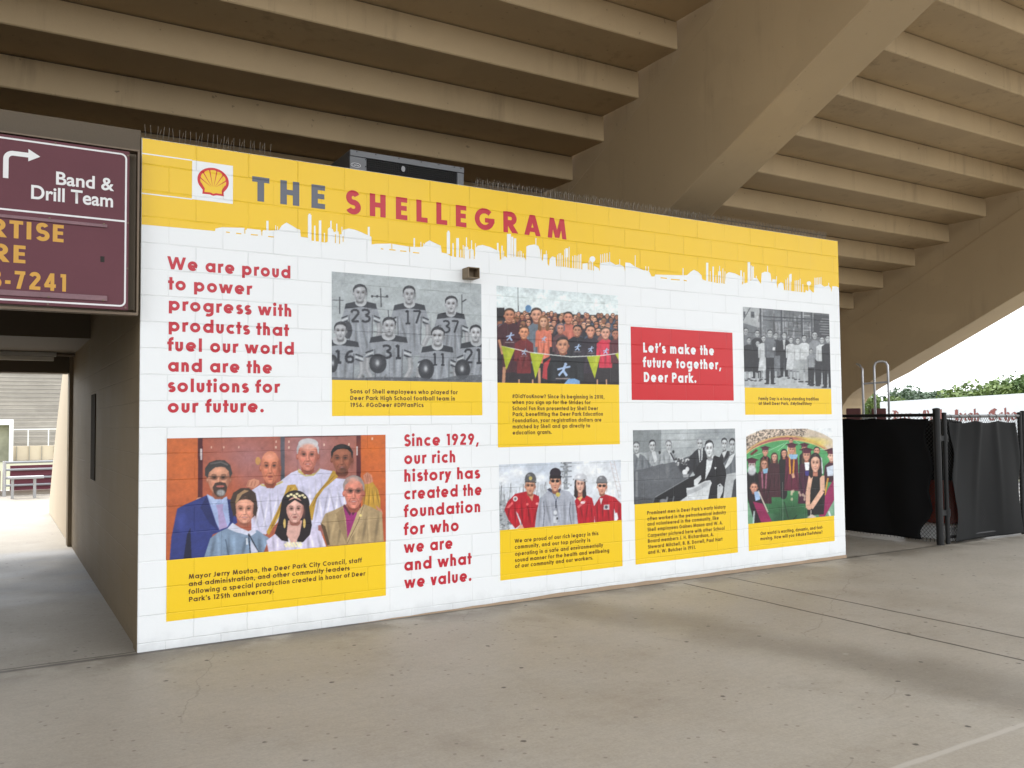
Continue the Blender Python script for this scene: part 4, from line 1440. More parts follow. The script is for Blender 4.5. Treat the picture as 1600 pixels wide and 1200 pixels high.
p.poly([(450, 500), (470, 462), (515, 452), (560, 462), (574, 500), (566, 540), (540, 575), (490, 580), (460, 548)], (66, 50, 44))
p.ell(520, 545, 44, 34, (160, 158, 158), 1, .4)
p.ell(515, 490, 34, 10, (176, 100, 90))
p.poly([(386, 400), (384, 340), (420, 290), (480, 268), (550, 268), (600, 310), (618, 380), (604, 408), (590, 350), (540, 322), (470, 330), (420, 372), (408, 420)], (58, 54, 54))
p.line([(430, 300), (520, 284), (580, 310)], 12, (108, 102, 100), .7)
# woman in the grey blue jacket
p.shade([(372, 1110), (430, 930), (500, 880), (575, 845), (700, 890), (830, 862), (930, 930), (880, 1060)], (124, 144, 168), 4, .8)
p.head(722, 690, 178, 226, (218, 156, 132), (62, 46, 38), 'bob', 1.0)
p.poly([(610, 690), (598, 620), (625, 545), (690, 505), (760, 505), (815, 550), (830, 640), (815, 680), (790, 600), (740, 565), (690, 600), (640, 640)], (66, 50, 42))
p.poly([(660, 560), (720, 520), (760, 530), (700, 560), (650, 640), (640, 630)], (158, 126, 92))
p.poly([(575, 848), (618, 800), (680, 840), (755, 872), (800, 850), (822, 880), (780, 910), (750, 905), (650, 880)], (206, 208, 226))
p.line([(755, 890), (770, 1060)], 9, (30, 32, 44))
p.line([(758, 895), (840, 1050)], 9, (30, 32, 44))
p.poly([(775, 950), (840, 1048), (775, 1058)], (206, 208, 226))
p.line([(560, 940), (585, 1075)], 7, (66, 80, 100))
p.line([(740, 930), (742, 985)], 12, (225, 228, 235))
# woman with the tiara
p.view(*B_)
p.shade([(-20, 950), (60, 890), (140, 850), (300, 850), (370, 840), (440, 872), (492, 1010), (0, 1060)], (208, 200, 224), 5, .86)
BLK = (32, 24, 28)
p.ell(226, 640, 120, 116, BLK)
p.poly([(108, 640), (340, 640), (366, 820), (350, 900), (290, 965), (240, 960), (240, 800), (160, 800), (165, 960), (110, 950), (50, 890), (80, 800)], BLK)
p.poly([(165, 780), (285, 780), (262, 900), (228, 968), (190, 968), (150, 900)], (214, 168, 156))
p.head(222, 690, 156, 216, (224, 172, 158), None, 'none', .1, ears=False)
p.poly([(140, 690), (150, 620), (220, 590), (290, 620), (312, 700), (292, 650), (222, 606), (160, 650)], BLK)
p.poly([(148, 580), (170, 548), (230, 536), (300, 560), (322, 595), (300, 580), (230, 560), (170, 575)], (60, 50, 40))
for x, y in ((165, 572), (190, 560), (215, 570), (240, 556), (262, 572), (288, 566), (305, 584), (228, 582)):
    p.ell(x, y, 13, 10, (238, 226, 180))
for s in (-1, 1):
    p.ell(218 + s * 84, 805, 11, 40, (214, 184, 110))
for i in range(16):
    p.ell(140 + i * 9, 985 + 16 * math.sin(i * 2.1), 10, 9, (232, 222, 180))
# man in the tan jacket
p.shade([(445, 800), (480, 722), (560, 690), (640, 650), (700, 720), (760, 700), (806, 640), (880, 670), (962, 710), (978, 960), (830, 975), (500, 1000)], (170, 146, 108), 5, .8)
p.poly([(632, 660), (700, 720), (756, 680), (740, 760), (690, 880), (668, 930), (655, 760)], (152, 44, 112))
p.poly([(632, 660), (640, 640), (700, 712), (690, 740)], (84, 36, 54))
p.poly([(756, 680), (760, 650), (706, 716), (714, 740)], (84, 36, 54))
p.poly([(570, 720), (632, 672), (668, 930), (660, 975), (600, 840)], (150, 126, 92))
p.poly([(806, 650), (760, 690), (672, 930), (664, 975), (800, 790)], (184, 160, 120))
p.line([(664, 980), (760, 790), (806, 650)], 5, (110, 90, 62))
p.ell(780, 738, 12, 12, (220, 200, 130))
p.poly([(440, 800), (495, 990), (520, 985), (480, 830)], (86, 66, 46))
p.head(722, 545, 172, 264, (212, 134, 114), (150, 138, 134), 'short', 1.0, glasses=True, tilt=6)
p.ell(712, 440, 66, 36, (226, 158, 138), .9, .8)
p.texture(0.11)
p.grain(4, 1)
p.build('colour group photograph of seven people before orange doors')

# ------------------------------------------------------------------ 2: football team, black and white
p = Print([(517.9, 423.8), (751.8, 444.2), (753, 597.4), (518.6, 593.2)], 258, 186, CAPRECT[1][3])
C_, D_ = (510, 420, 6.669), (630, 420, 6.669)
p.view(*C_)
p.fill((168, 175, 178))
p.ell(900, 150, 900, 260, (178, 186, 188), .8, 1)
p.ell(900, 1200, 1200, 420, (112, 118, 124), .8, .9)
JR, YK, SK, HR, NB = (142, 147, 154), (48, 51, 58), (172, 174, 178), (44, 45, 50), (40, 42, 50)
p.line([(565, 205), (572, 400)], 11, (60, 62, 66))
p.line([(475, 285), (645, 298)], 8, (70, 72, 76))
for x in (478, 530, 632):
    p.ell(x, 289, 13, 14, (60, 62, 66))
p.line([(140, 295), (142, 470)], 14, (70, 72, 76))
p.line([(55, 328), (185, 330)], 8, (80, 82, 86))
p.line([(490, 655), (590, 660)], 7, (80, 82, 86))
p.line([(645, 430), (648, 520)], 9, (70, 72, 76))


def player(cx, top, sw, hh, num, nx_, ny_, nw, nh, bottom, hair=HR, arms=True):
    """a player in a pale jersey with a dark yoke: cx, top of head, shoulder width, head height"""
    sy = top + hh * 1.0
    hw = sw / 2
    p.shade([(cx - hw, sy + hh * .28), (cx - hw * .45, sy - hh * .02), (cx + hw * .45, sy - hh * .02), (cx + hw, sy + hh * .28), (cx + hw * 1.28, sy + hh * 1.1), (cx + hw * 1.05, sy + hh * 1.35),
             (cx + hw * .78, sy + hh * .95), (cx + hw * .72, bottom), (cx - hw * .72, bottom), (cx - hw * .78, sy + hh * .95), (cx - hw * 1.05, sy + hh * 1.35), (cx - hw * 1.28, sy + hh * 1.1)], JR, 4, .82)
    p.poly([(cx - hw * 1.02, sy + hh * .38), (cx - hw * .95, sy + hh * .10), (cx - hw * .40, sy), (cx + hw * .40, sy), (cx + hw * .95, sy + hh * .10), (cx + hw * 1.02, sy + hh * .38),
            (cx + hw * .6, sy + hh * .34), (cx, sy + hh * .27), (cx - hw * .6, sy + hh * .34)], YK)
    p.ell(cx, sy + hh * .02, hw * .36, hh * .24, (176, 180, 184))
    p.ell(cx, sy - hh * .03, hw * .30, hh * .20, SK)
    for s in (-1, 1):
        for q in range(3):
            a = .82 + q * .13
            p.line([(cx + s * hw * .82, sy + hh * (a - .08)), (cx + s * hw * 1.22, sy + hh * (a + .06))], hh * .07, YK if q != 1 else (196, 200, 204))
    for s in (-1, 1):
        p.line([(cx + s * hw * 1.16, sy + hh * 1.12), (cx + s * hw * 1.18, sy + hh * 1.75), (cx + s * hw * .85, sy + hh * 2.3)], hh * .27, np.asarray(SK) * .82)
        p.line([(cx + s * hw * 1.12, sy + hh * 1.12), (cx + s * hw * 1.13, sy + hh * 1.72), (cx + s * hw * .82, sy + hh * 2.25)], hh * .12, np.asarray(SK) * 1.02, .7)
        p.line([(cx + s * hw * .74, sy + hh * .7), (cx + s * hw * .70, sy + hh * 2.2)], hh * .05, (84, 88, 94), .8)
    p.head(cx + p.rng.uniform(-.05, .05) * hh, top + hh * .55, hh * p.rng.uniform(.62, .70), hh * p.rng.uniform(.84, .90), np.asarray(SK) * p.rng.uniform(.92, 1.06), hair, 'short', p.rng.choice([.1, .2, .7]), bw=True, tilt=p.rng.uniform(-.04, .04) * hh)
    p.figures(num, nx_, ny_, nw, nh, nw * .26, NB)


player(360, 150, 330, 195, '23', 258, 425, 88, 130, 1000)
player(865, 165, 330, 195, '17', 806, 435, 78, 135, 900)
p.view(*D_)
p.line([(610, 268), (612, 720)], 8, (60, 62, 66))
p.line([(615, 345), (655, 320)], 14, (70, 72, 76))
player(495, 270, 290, 185, '37', 412, 540, 72, 125, 1000)
p.view(*C_)
p.ell(225, 640, 46, 90, (60, 62, 68))
player(140, 540, 400, 200, '16', 76, 850, 96, 125, 1180)
player(648, 488, 390, 205, '31', 585, 795, 92, 135, 1180)
p.view(*D_)
p.ell(760 - 30, 600, 10, 10, JR)
player(355, 590, 330, 205, '11', 296, 880, 64, 120, 1180)
player(760, 568, 330, 190, '21', 636, 835, 84, 145, 1180)


def ball(cx, cy, rx, ry):
    p.ell(cx, cy, rx, ry, (48, 50, 56))
    p.ell(cx - rx * .1, cy - ry * .1, rx * .7, ry * .7, (96, 99, 104), 1, .8)
    p.ell(cx - rx * .05, cy - ry * .05, rx * .30, ry * .4, (190, 194, 198), .95, .8)


ball(238, 1045, 82, 106)
ball(615, 1045, 80, 104)
p.view(*C_)
ball(538, 985, 90, 102)
ball(72, 985, 50, 92)
p.poly([(50, 1125), (300, 1140), (560, 1120), (900, 1130), (900, 1220), (50, 1220)], (84, 88, 94), .75)
p.view(*D_)
p.poly([(100, 1120), (350, 1150), (560, 1110), (830, 1100), (830, 1220), (100, 1220)], (84, 88, 94), .75)
for i in range(60):
    p.ell(p.rng.uniform(-700, 830), p.rng.uniform(1080, 1180), p.rng.uniform(6, 26), p.rng.uniform(5, 16), p.rng.choice([60, 90, 130, 160]) * np.array([1, 1.02, 1.06]), .5, .7)
p.texture(0.12)
p.grain(10, 1)
p.build('black and white photograph of seven football players in numbered jerseys')

# ------------------------------------------------------------------ 3: crowd of runners with pennants
p = Print([(775.7, 446.4), (965.5, 462), (967, 600.8), (777, 598)], 226, 176, CAPRECT[2][3])
p.view(770, 440, 7.057)
p.fill((222, 233, 234))
p.ell(700, 60, 900, 130, (205, 216, 220), .7, .9)
p.line([(279, 66), (282, 340)], 8, (60, 66, 70))
p.poly([(30, 330), (1400, 380), (1400, 1200), (30, 1200)], (46, 40, 44))
SKN = [(206, 150, 122), (190, 128, 98), (222, 170, 140), (150, 100, 76), (214, 160, 132)]
HRS = [(38, 30, 28), (60, 44, 34), (92, 66, 44), (44, 40, 44), (70, 74, 92), (130, 100, 66)]
SHT = [(44, 38, 46), (54, 40, 48), (84, 44, 52), (70, 84, 104), (40, 42, 50), (126, 80, 76), (60, 60, 70)]
for row, (yy, hh, n) in enumerate(((350, 62, 26), (395, 72, 22), (450, 82, 18), (520, 92, 14))):
    for i in range(n):
        x = 60 + (i + p.rng.uniform(.15, .85)) * 1330 / n
        y = yy + (x - 40) * .035 + p.rng.uniform(-18, 18)
        sh = SHT[p.rng.integers(len(SHT))]
        p.ell(x, y + hh * 1.25, hh * .75, hh * .85, sh)
        p.head(x, y, hh * .62, hh * .84, SKN[p.rng.integers(5)], HRS[p.rng.integers(6)], 'short' if p.rng.random() < .7 else 'bob', p.rng.random(), glasses='dark' if p.rng.random() < .3 else False)
p.ell(392, 300, 34, 40, (96, 140, 182))
p.poly([(30, 290), (130, 290), (140, 430), (30, 440)], (36, 32, 36))
DRK = (44, 36, 42)


def runner(cx, top, hh, sw, shirt, bottom, skin, hair, style='short', logo=True, smile=.5):
    hw = sw / 2
    sy = top + hh * 1.05
    p.shade([(cx - hw, sy + hh * .3), (cx - hw * .4, sy), (cx + hw * .4, sy), (cx + hw, sy + hh * .3), (cx + hw * 1.1, sy + hh * 1.6), (cx + hw * .8, sy + hh * 1.6), (cx + hw * .75, bottom), (cx - hw * .75, bottom),
             (cx - hw * .8, sy + hh * 1.6), (cx - hw * 1.1, sy + hh * 1.6)], shirt, 3, .75)
    p.head(cx, top + hh * .55, hh * .70, hh * .9, skin, hair, style, smile)
    if logo:
        ly = sy + hh * .95
        k = hw * .30
        c = (168, 190, 222)
        p.ell(cx + k * .5, ly - k * 1.1, k * .26, k * .26, c)
        p.line([(cx + k * .4, ly - k * .9), (cx + k * .1, ly), (cx + k * .7, ly + k * .9)], k * .42, c)
        p.line([(cx + k * .1, ly), (cx - k * .7, ly + k * .8)], k * .36, c)
        p.line([(cx - k * .9, ly - k * .2), (cx + k * .3, ly - k * .5), (cx + k * 1.3, ly - k * .7)], k * .32, c)
        p.line([(cx - k * 1.2, ly + k * 1.35), (cx + k * 1.3, ly + k * 1.35)], k * .2, (140, 130, 130))


runner(482, 280, 170, 210, (108, 120, 132), 900, (208, 156, 130), (60, 50, 46), logo=False)
runner(560, 375, 130, 170, (214, 120, 96), 900, (220, 170, 140), (120, 84, 56), 'long', smile=.9)
runner(830, 325, 140, 200, (196, 110, 92), 800, (206, 140, 112), (40, 34, 34), logo=False)
runner(745, 455, 120, 160, (96, 66, 70), 900, (204, 140, 118), (110, 100, 110), 'bob', smile=.9)
runner(185, 285, 165, 270, (70, 36, 44), 1000, (196, 138, 108), (60, 44, 34))
runner(930, 470, 130, 210, (44, 42, 50), 1000, (196, 140, 112), (30, 28, 32))
runner(345, 480, 150, 200, (112, 40, 44), 1010, (214, 150, 114), (78, 54, 38), smile=.9)
runner(1075, 470, 140, 190, (52, 44, 54), 1010, (212, 152, 124), (48, 38, 34), smile=1)
runner(1240, 490, 140, 190, (206, 52, 76), 950, (220, 164, 140), (84, 70, 60), smile=.9)
runner(1350, 520, 110, 130, (90, 40, 50), 900, (180, 120, 94), (34, 28, 28), logo=False)
runner(770, 600, 190, 430, (40, 42, 46), 1200, (206, 150, 120), (52, 42, 40), smile=.8)
p.poly([(545, 1060), (560, 900), (640, 838), (600, 960), (600, 1080)], (176, 60, 66))
p.poly([(780, 1130), (830, 1072), (900, 1066), (955, 1090), (960, 1130)], (126, 168, 214))
p.ell(80, 900, 34, 260, DRK, .9, .4)
p.line([(70, 640), (110, 800)], 26, (196, 140, 108))
p.line([(130, 940), (120, 1120)], 34, (190, 140, 110))
p.line([(512, 950), (515, 1120)], 28, (206, 156, 126))
for x in (290, 440, 1150, 1250):
    p.line([(x, 1075), (x, 1140)], 14, (206, 160, 130))
p.line([(95, 710), (420, 780), (640, 806), (860, 828), (1050, 820), (1180, 816), (1385, 790)], 9, (226, 230, 226))
for q in ([(98, 708), (245, 745), (150, 975)], [(412, 785), (562, 802), (470, 1068)], [(1035, 824), (1182, 816), (1122, 1068)], [(1345, 796), (1392, 790), (1392, 880)]):
    p.poly(q, (172, 184, 42))
    cx_ = sum(a[0] for a in q) / 3
    cy_ = sum(a[1] for a in q) / 3
    p.ell(cx_ + 14, cy_ - 20, 34, 60, (200, 206, 70), .7, .9)
p.texture(0.16)
p.grain(7, 1)
p.build('colour photograph of a crowd of runners behind yellow pennants')

# ------------------------------------------------------------------ 4: four workers, red coveralls
p = Print([(779.2, 725.5), (969.5, 719), (971.5, 813), (780.8, 828)], 226, 118, CAPRECT[3][3])
p.view(770, 710, 7.619)
p.fill((214, 220, 228))
p.ell(560, 160, 620, 200, (188, 198, 212), .8, .9)
for x, y, rx, ry in ((300, 220, 150, 90), (560, 280, 110, 70), (120, 300, 120, 110), (1150, 200, 300, 180), (1400, 400, 260, 260)):
    p.ell(x, y, rx, ry, (236, 239, 242), .9, .8)
GR = (150, 156, 162)
p.line([(868, 90), (866, 420)], 46, GR)
for y in (105, 150, 205, 270):
    p.line([(868 - 70 + abs(y - 190) * .1, y), (868 + 70, y - 4)], 16, (138, 144, 150))
for i in range(40):
    p.ell(868 + p.rng.normal(0, 38), p.rng.uniform(90, 400), 9, 9, p.rng.choice([100, 130, 190, 215]) * np.array([1, 1.02, 1.04]), .8)
for i in range(150):
    x = p.rng.uniform(70, 640)
    p.line([(x, p.rng.uniform(330, 560)), (x + p.rng.uniform(-20, 20), p.rng.uniform(520, 900))], p.rng.uniform(4, 10), p.rng.choice([90, 120, 150, 190, 215]) * np.array([1, 1.03, 1.06]), .6)
p.poly([(70, 560), (140, 540), (180, 640), (200, 900), (70, 920)], (150, 156, 160), .8)
for i in range(60):
    p.ell(p.rng.uniform(75, 220), p.rng.uniform(580, 890), p.rng.uniform(5, 24), p.rng.uniform(4, 10), p.rng.choice([60, 90, 190, 220]) * np.array([1, 1.02, 1.05]), .7)
for a, b_ in (((1392, 85), (1500, 520)), ((1438, 80), (1535, 480))):
    p.line([a, b_], 6, (196, 186, 186))
for i in range(8):
    y = 110 + i * 52
    p.line([(1396 + i * 13, y), (1446 + i * 12, y + 20)], 4, (200, 190, 188))
RED = (178, 26, 42)
p.shade([(140, 660), (180, 560), (270, 470), (400, 440), (450, 500), (490, 470), (550, 500), (560, 600), (520, 700), (500, 870), (370, 880), (300, 700), (280, 690), (330, 830), (270, 880), (190, 780)], RED, 5, .66)
p.poly([(275, 670), (290, 690), (330, 800), (300, 740)], (226, 226, 230))
p.poly([(290, 880), (335, 830), (375, 870), (330, 895)], (214, 160, 132))
p.poly([(420, 480), (490, 470), (470, 560)], (206, 150, 116))
p.ell(270, 528, 28, 30, (226, 222, 222)); p.ell(270, 528, 15, 17, (110, 100, 104))
p.ell(412, 592, 16, 16, (236, 110, 110)); p.ell(530, 586, 18, 16, (240, 150, 150))
p.poly([(160, 630), (235, 560), (245, 585), (190, 640)], (236, 120, 120), .8)
p.head(445, 380, 120, 190, (206, 152, 124), (150, 140, 134), 'short', .3, glasses=True)
p.ell(450, 300, 68, 84, (92, 92, 96), 1, 0, 0, (200, 318)); p.line([(385, 324), (518, 332)], 16, (74, 70, 72)); p.ell(450, 285, 20, 22, (214, 196, 110)); p.ell(430, 250, 30, 22, (150, 150, 154), .8, .8)
p.shade([(960, 640), (970, 560), (1010, 500), (1080, 470), (1180, 520), (1210, 640), (1205, 810), (1010, 830), (1000, 700)], RED, 4, .66)
p.poly([(1005, 520), (1040, 560), (1075, 490)], (224, 186, 120))
p.poly([(1000, 620), (1090, 540), (1110, 560), (1020, 640)], (240, 140, 140), .8)
p.ell(1070, 572, 28, 16, (240, 215, 215))
p.head(1038, 360, 104, 190, (224, 180, 160), (52, 42, 42), 'long', .2)
p.ell(1045, 290, 76, 62, (206, 208, 214), 1, 0, 0, (230, 300)); p.line([(978, 296), (1122, 322)], 15, (170, 172, 178)); p.ell(1020, 270, 30, 16, (240, 240, 242), .9, .8)
p.shade([(1200, 620), (1270, 510), (1340, 475), (1450, 510), (1530, 590), (1540, 790), (1470, 790), (1455, 690), (1440, 640), (1440, 800), (1215, 815)], RED, 5, .66)
p.poly([(1450, 700), (1475, 690), (1490, 760), (1470, 790), (1448, 780)], (232, 232, 236))
p.poly([(1268, 520), (1308, 520), (1285, 600)], (232, 226, 226))
p.poly([(1318, 598), (1386, 594), (1384, 656), (1316, 656)], (206, 202, 206)); p.ell(1348, 625, 18, 20, (90, 84, 92))
p.head(1297, 385, 112, 180, (214, 160, 136), (120, 100, 84), 'short', .2, glasses='dark')
p.ell(1295, 320, 62, 66, (120, 120, 124), 1, 0, 0, (250, 340)); p.line([(1228, 340), (1362, 335)], 18, (108, 106, 108)); p.ell(1280, 280, 28, 18, (196, 198, 202), .8, .8)
p.shade([(500, 870), (520, 700), (560, 520), (660, 430), (720, 470), (760, 460), (810, 420), (910, 440), (970, 520), (990, 640), (1015, 830), (930, 840), (600, 870)], (168, 172, 184), 5, .84)
p.line([(600, 860), (615, 680), (605, 560)], 8, (96, 100, 112)); p.line([(935, 830), (910, 680), (925, 560)], 8, (96, 100, 112))
p.poly([(645, 420), (680, 400), (745, 450), (800, 400), (812, 420), (770, 480), (720, 470)], (60, 62, 80))
p.head(742, 330, 128, 220, (206, 156, 130), (40, 34, 36), 'short', .2, glasses='dark')
p.ell(745, 225, 66, 62, (44, 36, 46), 1, 0, 0, (160, 262)); p.line([(680, 262), (815, 268)], 18, (52, 34, 44))
p.poly([(682, 252), (818, 256), (812, 290), (690, 290)], (34, 28, 32))
p.line([(700, 440), (752, 550), (800, 440)], 7, (90, 96, 120)); p.line([(752, 550), (752, 640)], 14, (40, 44, 60))
p.ell(775, 478, 26, 26, (206, 186, 96))
p.poly([(722, 735), (775, 735), (765, 815), (722, 812)], (210, 214, 222)); p.ell(765, 760, 10, 16, (50, 54, 60)); p.ell(745, 690, 22, 26, (216, 220, 226))
p.texture(0.12)
p.grain(5, 1)
p.build('colour photograph of four workers, three in red coveralls')

# ------------------------------------------------------------------ 5: men at a long table, black and white
p = Print([(988, 671.8), (1147.8, 670), (1151, 777), (991.2, 787.7)], 196, 136, CAPRECT[4][3])
p.view(980, 660, 8.889)
p.fill((168, 174, 176))
p.poly([(60, 80), (472, 80), (472, 420), (60, 420)], (132, 138, 140))
p.ell(720, 220, 260, 160, (196, 202, 204), .8, .9)
p.ell(1250, 160, 320, 160, (134, 140, 144), .7, .9)
for y in (150, 235, 350):
    p.line([(60, y + 20), (1530, y - 10)], 6, (120, 126, 130), .6)
p.poly([(60, 1150), (60, 640), (250, 620), (640, 540), (860, 470), (1000, 560), (860, 760), (400, 1040), (400, 1150)], (92, 95, 100))
p.ell(420, 760, 300, 130, (110, 113, 118), .7, .9)
p.ell(560, 650, 40, 120, (136, 140, 144), .6, .9)
p.poly([(390, 1040), (860, 760), (1000, 720), (1000, 900), (700, 1110), (360, 1130)], (28, 28, 32))
p.line([(390, 1035), (850, 768)], 14, (120, 124, 128))
p.poly([(120, 680), (150, 680), (150, 1140), (120, 1140)], (140, 144, 148), .7)
p.poly([(60, 1020), (360, 1050), (350, 1150), (60, 1150)], (70, 72, 76), .7)


def seated(cx, cy, w, h, suit, pts, hair=(60, 60, 64), style='short', glasses=False):
    p.shade(pts, suit, 3, .78)
    p.head(cx, cy, w, h, (190, 194, 196), hair, style, .2, bw=True, glasses=glasses)


seated(130, 350, 92, 150, (116, 121, 126), [(75, 440), (150, 420), (240, 470), (350, 610), (260, 640), (100, 670), (75, 660)], (84, 86, 90))
p.poly([(115, 440), (175, 430), (160, 500)], (206, 210, 212))
seated(350, 330, 88, 160, (152, 157, 160), [(250, 440), (310, 400), (380, 420), (460, 440), (500, 570), (360, 610), (280, 520)], (48, 48, 52))
p.poly([(340, 410), (390, 400), (420, 520), (380, 560)], (206, 210, 212))
seated(575, 330, 84, 150, (158, 163, 166), [(470, 450), (520, 390), (600, 400), (700, 480), (690, 540), (500, 580)], (120, 122, 126))
p.poly([(560, 400), (600, 390), (660, 530), (630, 520)], (212, 216, 218)); p.line([(600, 420), (655, 530)], 20, (50, 50, 56))
for x, y in ((452, 420), (640, 410)):
    p.ell(x, y, 17, 22, (50, 52, 56))
p.shade([(860, 480), (940, 400), (1000, 350), (1080, 350), (1120, 480), (1060, 620), (930, 720), (860, 560)], (44, 45, 50), 2, .7)
p.poly([(980, 370), (1050, 350), (1040, 520), (1005, 560)], (206, 210, 212)); p.line([(1020, 380), (1018, 540)], 18, (70, 72, 78))
p.head(1006, 300, 84, 140, (190, 194, 196), (150, 152, 156), 'short', .1, bw=True, glasses=True)
p.shade([(1280, 480), (1330, 390), (1420, 400), (1420, 560), (1330, 560)], (52, 53, 58), 2, .7)
p.poly([(1310, 420), (1385, 390), (1340, 500)], (206, 210, 212)); p.head(1345, 305, 80, 160, (180, 184, 186), (44, 44, 48), 'short', .1, bw=True)
p.shade([(1340, 560), (1420, 450), (1500, 420), (1530, 480), (1530, 700), (1380, 720), (1360, 640)], (104, 109, 114), 3, .75)
p.poly([(1420, 470), (1500, 420), (1440, 560), (1360, 650), (1350, 620)], (212, 216, 218)); p.head(1455, 320, 88, 180, (176, 180, 182), (34, 34, 38), 'short', .1, bw=True)
p.poly([(1370, 720), (1530, 690), (1530, 1050), (1330, 1050)], (178, 182, 184)); p.poly([(1480, 800), (1530, 760), (1530, 1060), (1440, 1060)], (60, 62, 66))
p.ell(820, 620, 120, 110, (46, 47, 52), .95, .3)
for i in range(40):
    p.ell(p.rng.uniform(670, 860), p.rng.uniform(490, 590), 13, 12, p.rng.choice([60, 120, 200, 224]) * np.array([1, 1.01, 1.02]), .9)
p.ell(800, 690, 36, 38, (226, 228, 230)); p.ell(834, 650, 26, 34, (214, 216, 218)); p.poly([(770, 720), (855, 715), (850, 760), (780, 765)], (150, 153, 156))
p.shade([(930, 760), (960, 620), (1080, 480), (1140, 500), (1220, 460), (1310, 500), (1360, 640), (1375, 720), (1345, 900), (1330, 1060), (1120, 1080), (1000, 860)], (30, 30, 35), 2, .6)
p.poly([(1100, 520), (1200, 450), (1160, 640), (1080, 800)], (216, 220, 222)); p.ell(1150, 512, 40, 20, (150, 152, 156))
p.head(1137, 368, 116, 220, (214, 218, 220), (44, 44, 48), 'short', .2, bw=True)
p.poly([(1205, 620), (1240, 625), (1220, 655)], (220, 223, 225))
p.poly([(925, 800), (1020, 730), (1030, 780), (960, 890), (925, 870)], (206, 210, 212))
p.poly([(820, 910), (900, 900), (1080, 810), (1150, 800), (1172, 840), (1150, 900), (1120, 1080), (720, 1110), (830, 1020)], (206, 210, 212))
p.poly([(920, 920), (1080, 830), (1150, 815), (1130, 860), (1000, 940), (830, 1010), (830, 940)], (164, 168, 172), .7)
p.poly([(1250, 870), (1290, 845), (1330, 890), (1325, 960), (1280, 1060), (1246, 1050)], (196, 200, 202)); p.ell(1280, 876, 12, 10, (50, 50, 54))
p.ell(500, 1090, 60, 40, (150, 154, 158), .8, .4); p.line([(560, 1030), (540, 1110)], 26, (140, 144, 148), .8); p.line([(650, 1020), (630, 1110)], 18, (110, 114, 118), .8)
p.texture(0.12)
p.grain(9, 1)
p.build('black and white photograph of men in suits at a long table')

# ------------------------------------------------------------------ 6: old outing, black and white
p = Print([(1160.2, 478.8), (1295.7, 491), (1298, 607.5), (1163.5, 604.8)], 166, 150, CAPRECT[5][3])
p.view(1150, 470, 7.056)
p.fill((110, 114, 118))
p.poly([(60, 50), (260, 80), (260, 300), (60, 240)], (168, 172, 174))
for q in ([(85, 120), (105, 122), (105, 190), (85, 188)], [(165, 120), (205, 124), (205, 190), (165, 188)]):
    p.poly(q, (80, 83, 88))
p.line([(160, 75), (80, 220)], 9, (84, 87, 92))
for i in range(130):
    x = p.rng.uniform(230, 1050)
    y = p.rng.uniform(90, 420)
    c = p.rng.choice([60, 80, 140, 165, 180]) * np.array([1, 1.01, 1.03])
    if p.rng.random() < .55:
        p.line([(x, y), (x + p.rng.uniform(-12, 12), y + p.rng.uniform(60, 220))], p.rng.uniform(5, 14), c, .7)
    else:
        p.line([(x, y), (x + p.rng.uniform(60, 160), y + p.rng.uniform(-10, 24))], p.rng.uniform(5, 12), c, .7)
for x in (270, 500, 722, 830):
    p.line([(x, 70), (x + 6, 420)], 20, (74, 77, 82))
    p.line([(x + 16, 70), (x + 20, 420)], 7, (176, 180, 182))
for y in (180, 215):
    p.line([(300, y), (820, y + 20)], 9, (70, 73, 78))
p.poly([(850, 150), (1035, 165), (1035, 400), (850, 400)], (64, 66, 71))
for i in range(7):
    y = 200 + i * 28
    p.line([(930 + p.rng.uniform(-20, 20), y), (1035, y + 6)], 9, (150, 154, 156), .8)
p.poly([(60, 760), (1060, 790), (1060, 1000), (60, 1000)], (178, 183, 186))
p.poly([(60, 400), (1060, 420), (1060, 800), (60, 760)], (88, 91, 96), .6)
LT, DK2, MD = (196, 200, 202), (42, 43, 48), (108, 112, 117)


def stand_(cx, top, h, up, low, skirt=False, w=None, hair=(52, 52, 56)):
    w = w or h * .20
    hh = h * .145
    sy, hip, ft_ = top + hh * 1.15, top + h * .52, top + h
    if skirt:
        p.poly([(cx - w * .42, hip - h * .06), (cx + w * .42, hip - h * .06), (cx + w * .62, top + h * .80), (cx - w * .62, top + h * .80)], low)
        for s in (-1, 1):
            p.line([(cx + s * w * .22, top + h * .79), (cx + s * w * .22, ft_)], w * .16, (150, 153, 156))
            p.ell(cx + s * w * .28, ft_, w * .2, h * .014, DK2)
    else:
        p.poly([(cx - w * .46, hip - h * .04), (cx + w * .46, hip - h * .04), (cx + w * .44, ft_), (cx + w * .10, ft_), (cx, hip + h * .10), (cx - w * .10, ft_), (cx - w * .44, ft_)], low)
        for s in (-1, 1):
            p.ell(cx + s * w * .34, ft_, w * .28, h * .016, DK2)
    p.poly([(cx - w * .62, sy + h * .05), (cx - w * .25, sy), (cx + w * .25, sy), (cx + w * .62, sy + h * .05), (cx + w * .60, hip - h * .02), (cx + w * .46, hip), (cx - w * .46, hip), (cx - w * .60, hip - h * .02)], up)
    p.line([(cx + w * .52, sy + h * .08), (cx + w * .50, hip)], w * .10, np.asarray(up) * .7)
    p.line([(cx - w * .40, sy + h * .12), (cx - w * .42, hip)], w * .08, np.asarray(up) * .75)
    p.head(cx, top + hh * .5, hh * .66, hh * .95, (176, 180, 182), hair, 'short', .1, bw=True)


